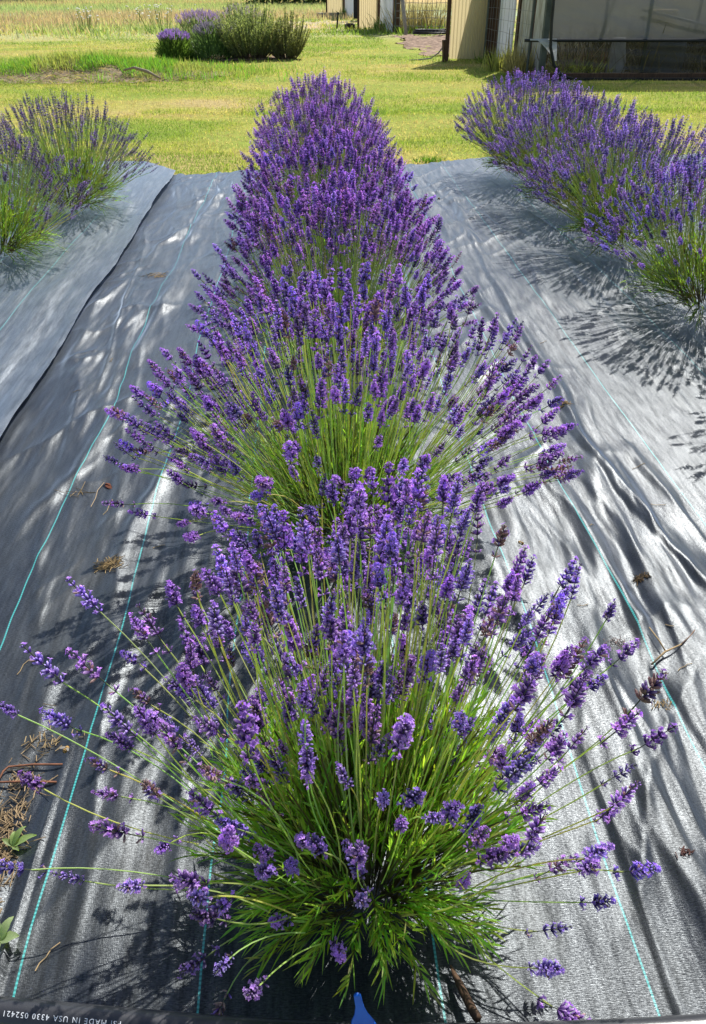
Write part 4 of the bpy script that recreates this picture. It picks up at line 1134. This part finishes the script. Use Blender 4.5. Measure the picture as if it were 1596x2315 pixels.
tuft('weed_clump', 'green grass clump at the foot of the nearest cream panel post', 3.27, 15.7, 220, .11, .24, .012, (.16, .24, .05), 146, 'weeds', .35, M_GRASS, 'weeds around the sheds')
tuft('weed_clump', 'dark green grass beside the middle cream panel', 2.28, 26.2, 220, .16, .40, .022, (.12, .22, .05), 147, 'weeds', .3, M_GRASS, 'weeds around the sheds')
tuft('weed_clump', 'dry yellow weeds behind the far wire fence', 3.2, 25.3, 700, .45, 1.0, .022, (.42, .36, .14), 148, 'weeds', .3, M_DRY, 'weeds around the sheds')
tuft('weed_clump', 'green weeds at the foot of the far wire fence', 3.3, 24.8, 350, .5, .35, .025, (.20, .30, .06), 149, 'weeds', .35, M_GRASS, 'weeds around the sheds')
tuft('weed_clump', 'grass at the foot of the farthest cream panel', 1.75, 36.3, 160, .18, .4, .03, (.13, .22, .06), 150, 'weeds', .3, M_GRASS, 'weeds around the sheds')

# stub stake with a cord, left of the nearest panel
t0 = thing('wooden_stake', 'short brown stake leaning beside the nearest cream panel', 'stake', (2.50, 16.0, 0))
mb = MB(); box(mb, 0, 0, .17, .075, .075, .36, ry=-.08, rz=.2); mb.build('post', M_WOOD, t0)
mb = MB(); tube(mb, [(2.48, 16.0, .26), (2.40, 16.1, .14), (2.28, 16.2, .05), (2.05, 16.3, .02), (1.9, 16.35, .01)], .012, 6); tag(mb.build('cord', M_WOODG, smooth=True), 'thin dark cord running from the short brown stake to the grass', 'cord')
# bare earth bed
mb = MB(); xs = np.linspace(1.6, 5.2, 240); ys = np.linspace(16.8, 24.2, 240); X, Y = np.meshgrid(xs, ys)
k = (np.abs(X - 3.1 + .06 * (Y - 20) * 0) < 1.0 + .6 * fbm(Y * 1.3, X * 1.3, 8, 4) - .02 * (Y - 17)) & (np.abs(Y - 20.4) < 3.2 + .7 * fbm(X * 1.5, Y, 9, 4))
i = np.arange(239)[:, None] * 240 + np.arange(239)[None]; f = grid_f(i, 240); f = f[k.ravel()[f].all(1)]
mb.add(np.stack([X, Y, ground_z(X, Y) + .012 + .06 * fbm(X * 4, Y * 4, 2, 5)], -1), f)
M_EARTH = mat_noise('bare_earth', (.13, .085, .055), (.38, .26, .18), 7, .95, bump=1.0, bscale=24)
tag(mb.build('ground_earth', M_EARTH, smooth=True), kind='structure')
# second shed: white strip wall, brown post, leaning pole, hose coil
mb = MB(); box(mb, 2.33, 26.0, 1.05, 2.0, .03, 2.1, rz=math.atan2(-2.0, .16)); tag(mb.build('white_wall', M_WHITEB), 'white wall strip running between the middle cream panel and the brown post', 'wall')
mb = MB(); box(mb, 2.50, 24.85, 1.05, .17, .14, 2.1); tag(mb.build('brown_post', M_WOOD), 'thick brown wooden post at the end of the white wall strip', 'post')
mb = MB(); tube(mb, [(2.66, 23.7, 0), (2.58, 23.9, .6), (2.48, 24.15, 1.5), (2.42, 24.3, 2.1)], .05, 8); tag(mb.build('leaning_pole', M_WOODG, smooth=True), 'pale grey pole leaning beside the brown post', 'pole')
mb = MB(); a = np.linspace(0, 6 * np.pi, 90); rr_ = .30 + .02 * np.sin(a * .7)
tube(mb, np.stack([3.3 + rr_ * 1.5 * np.cos(a), 23.6 + rr_ * np.sin(a), .05 + .006 * a], -1), .02, 6); tag(mb.build('hose_coil', M_BLACK, smooth=True), 'coil of black hose lying at the back of the earth bed', 'hose')
mb = MB(); box(mb, 3.6, 26.6, 1.25, 2.4, .05, .5); tag(mb.build('rail_board', M_WOODG), 'grey weathered board rail above the far dry weeds', 'board rail')
# third shed fragments
mb = MB(); box(mb, 1.75, 35.6, 1.0, 2.0, .03, 2.1, rz=math.atan2(-2.0, .22)); tag(mb.build('white_wall', M_WHITEB), 'white wall strip right of the farthest cream panel', 'wall')
mb = MB(); box(mb, 2.15, 33.0, .75, .75, .05, 1.4); tag(mb.build('dark_board', M_WOODB), 'dark board between the farthest and middle cream panels', 'board')
mb = MB(); tube(mb, [(.97, 27.4, 0), (1.02, 27.45, .42)], .028, 6); tag(mb.build('black_stake', M_BLACK), 'thin black stake standing in the lawn before the farthest panel', 'stake')
mb = MB(); box(mb, 1.36, 27.4, .06, .26, .2, .12, rz=.3); a = np.linspace(0, 2 * np.pi, 16); tube(mb, np.stack([1.36 + .1 * np.cos(a), 27.4 + .08 * np.sin(a), np.full(16, .13)], -1), .015, 6)
tag(mb.build('black_tray', M_BLACK), 'small black tray on the lawn left of the middle cream panel', 'tray')

# ------------------------------------------------------------------ far trees and hedge (only their feet are in the picture)
def leafcloud(mb, cx, cy, cz, rx, ry, rz_, n, size, c, seed):
    r = rng(seed)
    d = unit(r.normal(0, 1, (n, 3))); rad = r.uniform(.55, 1.0, n) ** .6
    cl = 1 + .25 * np.sin(d[:, 0] * 7 + seed) * np.cos(d[:, 2] * 6) + .15 * r.normal(0, 1, n)
    P = np.array([cx, cy, cz]) + d * np.array([rx, ry, rz_]) * (rad * cl)[:, None]
    P[:, 2] = np.maximum(P[:, 2], .05)
    V, F, kv = blades(P, r.normal(0, 1, (n, 3)), r.uniform(.6, 1.3, n) * size, r.uniform(.5, .9, n) * size, r.uniform(0, .4, n), 2, seed, r.uniform(-1.5, 1.5, n))
    mb.add(V, F, 0, np.repeat(np.array(c) * r.uniform(.6, 1.35, (n, 1)), kv, 0))
t0 = thing('hedge', 'dark green hedge along the far side of the lawn', 'hedge', (-.1, 53, 0))
mb = MB()
for q in range(5): leafcloud(mb, -2.4 + q * 1.35, .2 * (q % 2), 1.6, 1.2, 1.1, 1.8, 2600, .16, (.06, .11, .035), 300 + q)
mb.build('foliage', M_LEAF, t0)
mb = MB()
for q in range(6): tube(mb, [(-2.6 + q * 1.1, 0, 0), (-2.6 + q * 1.1, .1, 1.6)], .06, 6, 0, (.1, .07, .05))
mb.build('stems', M_DRY, t0)
for q, (x, y, hh, lab) in enumerate([(-22.5, 62, 7, 'broad tree at far upper left whose shadow lies on the straw field'), (-17.2, 64, 5.5, 'second tree at far upper left, right of the broad one')]):
    t0 = thing('tree', lab, 'tree', (x, y, 0), 0, 'trees at the far edge of the field')
    mb = MB(); tube(mb, [(0, 0, 0), (.1, 0, hh * .25), (0, .1, hh * .5), (.05, 0, hh * .8)], [.35, .27, .2, .08], 10, 0, (.13, .09, .065))
    for k in range(5): tube(mb, [(0, 0, hh * (.3 + .08 * k)), (math.cos(k * 2.2) * hh * .2, math.sin(k * 2.2) * hh * .2, hh * (.5 + .08 * k))], [.12, .04], 6, 0, (.13, .09, .065))
    mb.build('trunk', M_DRY, t0, smooth=True)
    mb = MB()
    for k in range(8): leafcloud(mb, math.cos(k * 2.4) * hh * .22, math.sin(k * 2.4) * hh * .22, hh * (.55 + .07 * (k % 5)), hh * .2, hh * .2, hh * .16, 1300, .3, (.07, .12, .035), 400 + 10 * q + k)
    mb.build('crown', M_LEAF, t0)
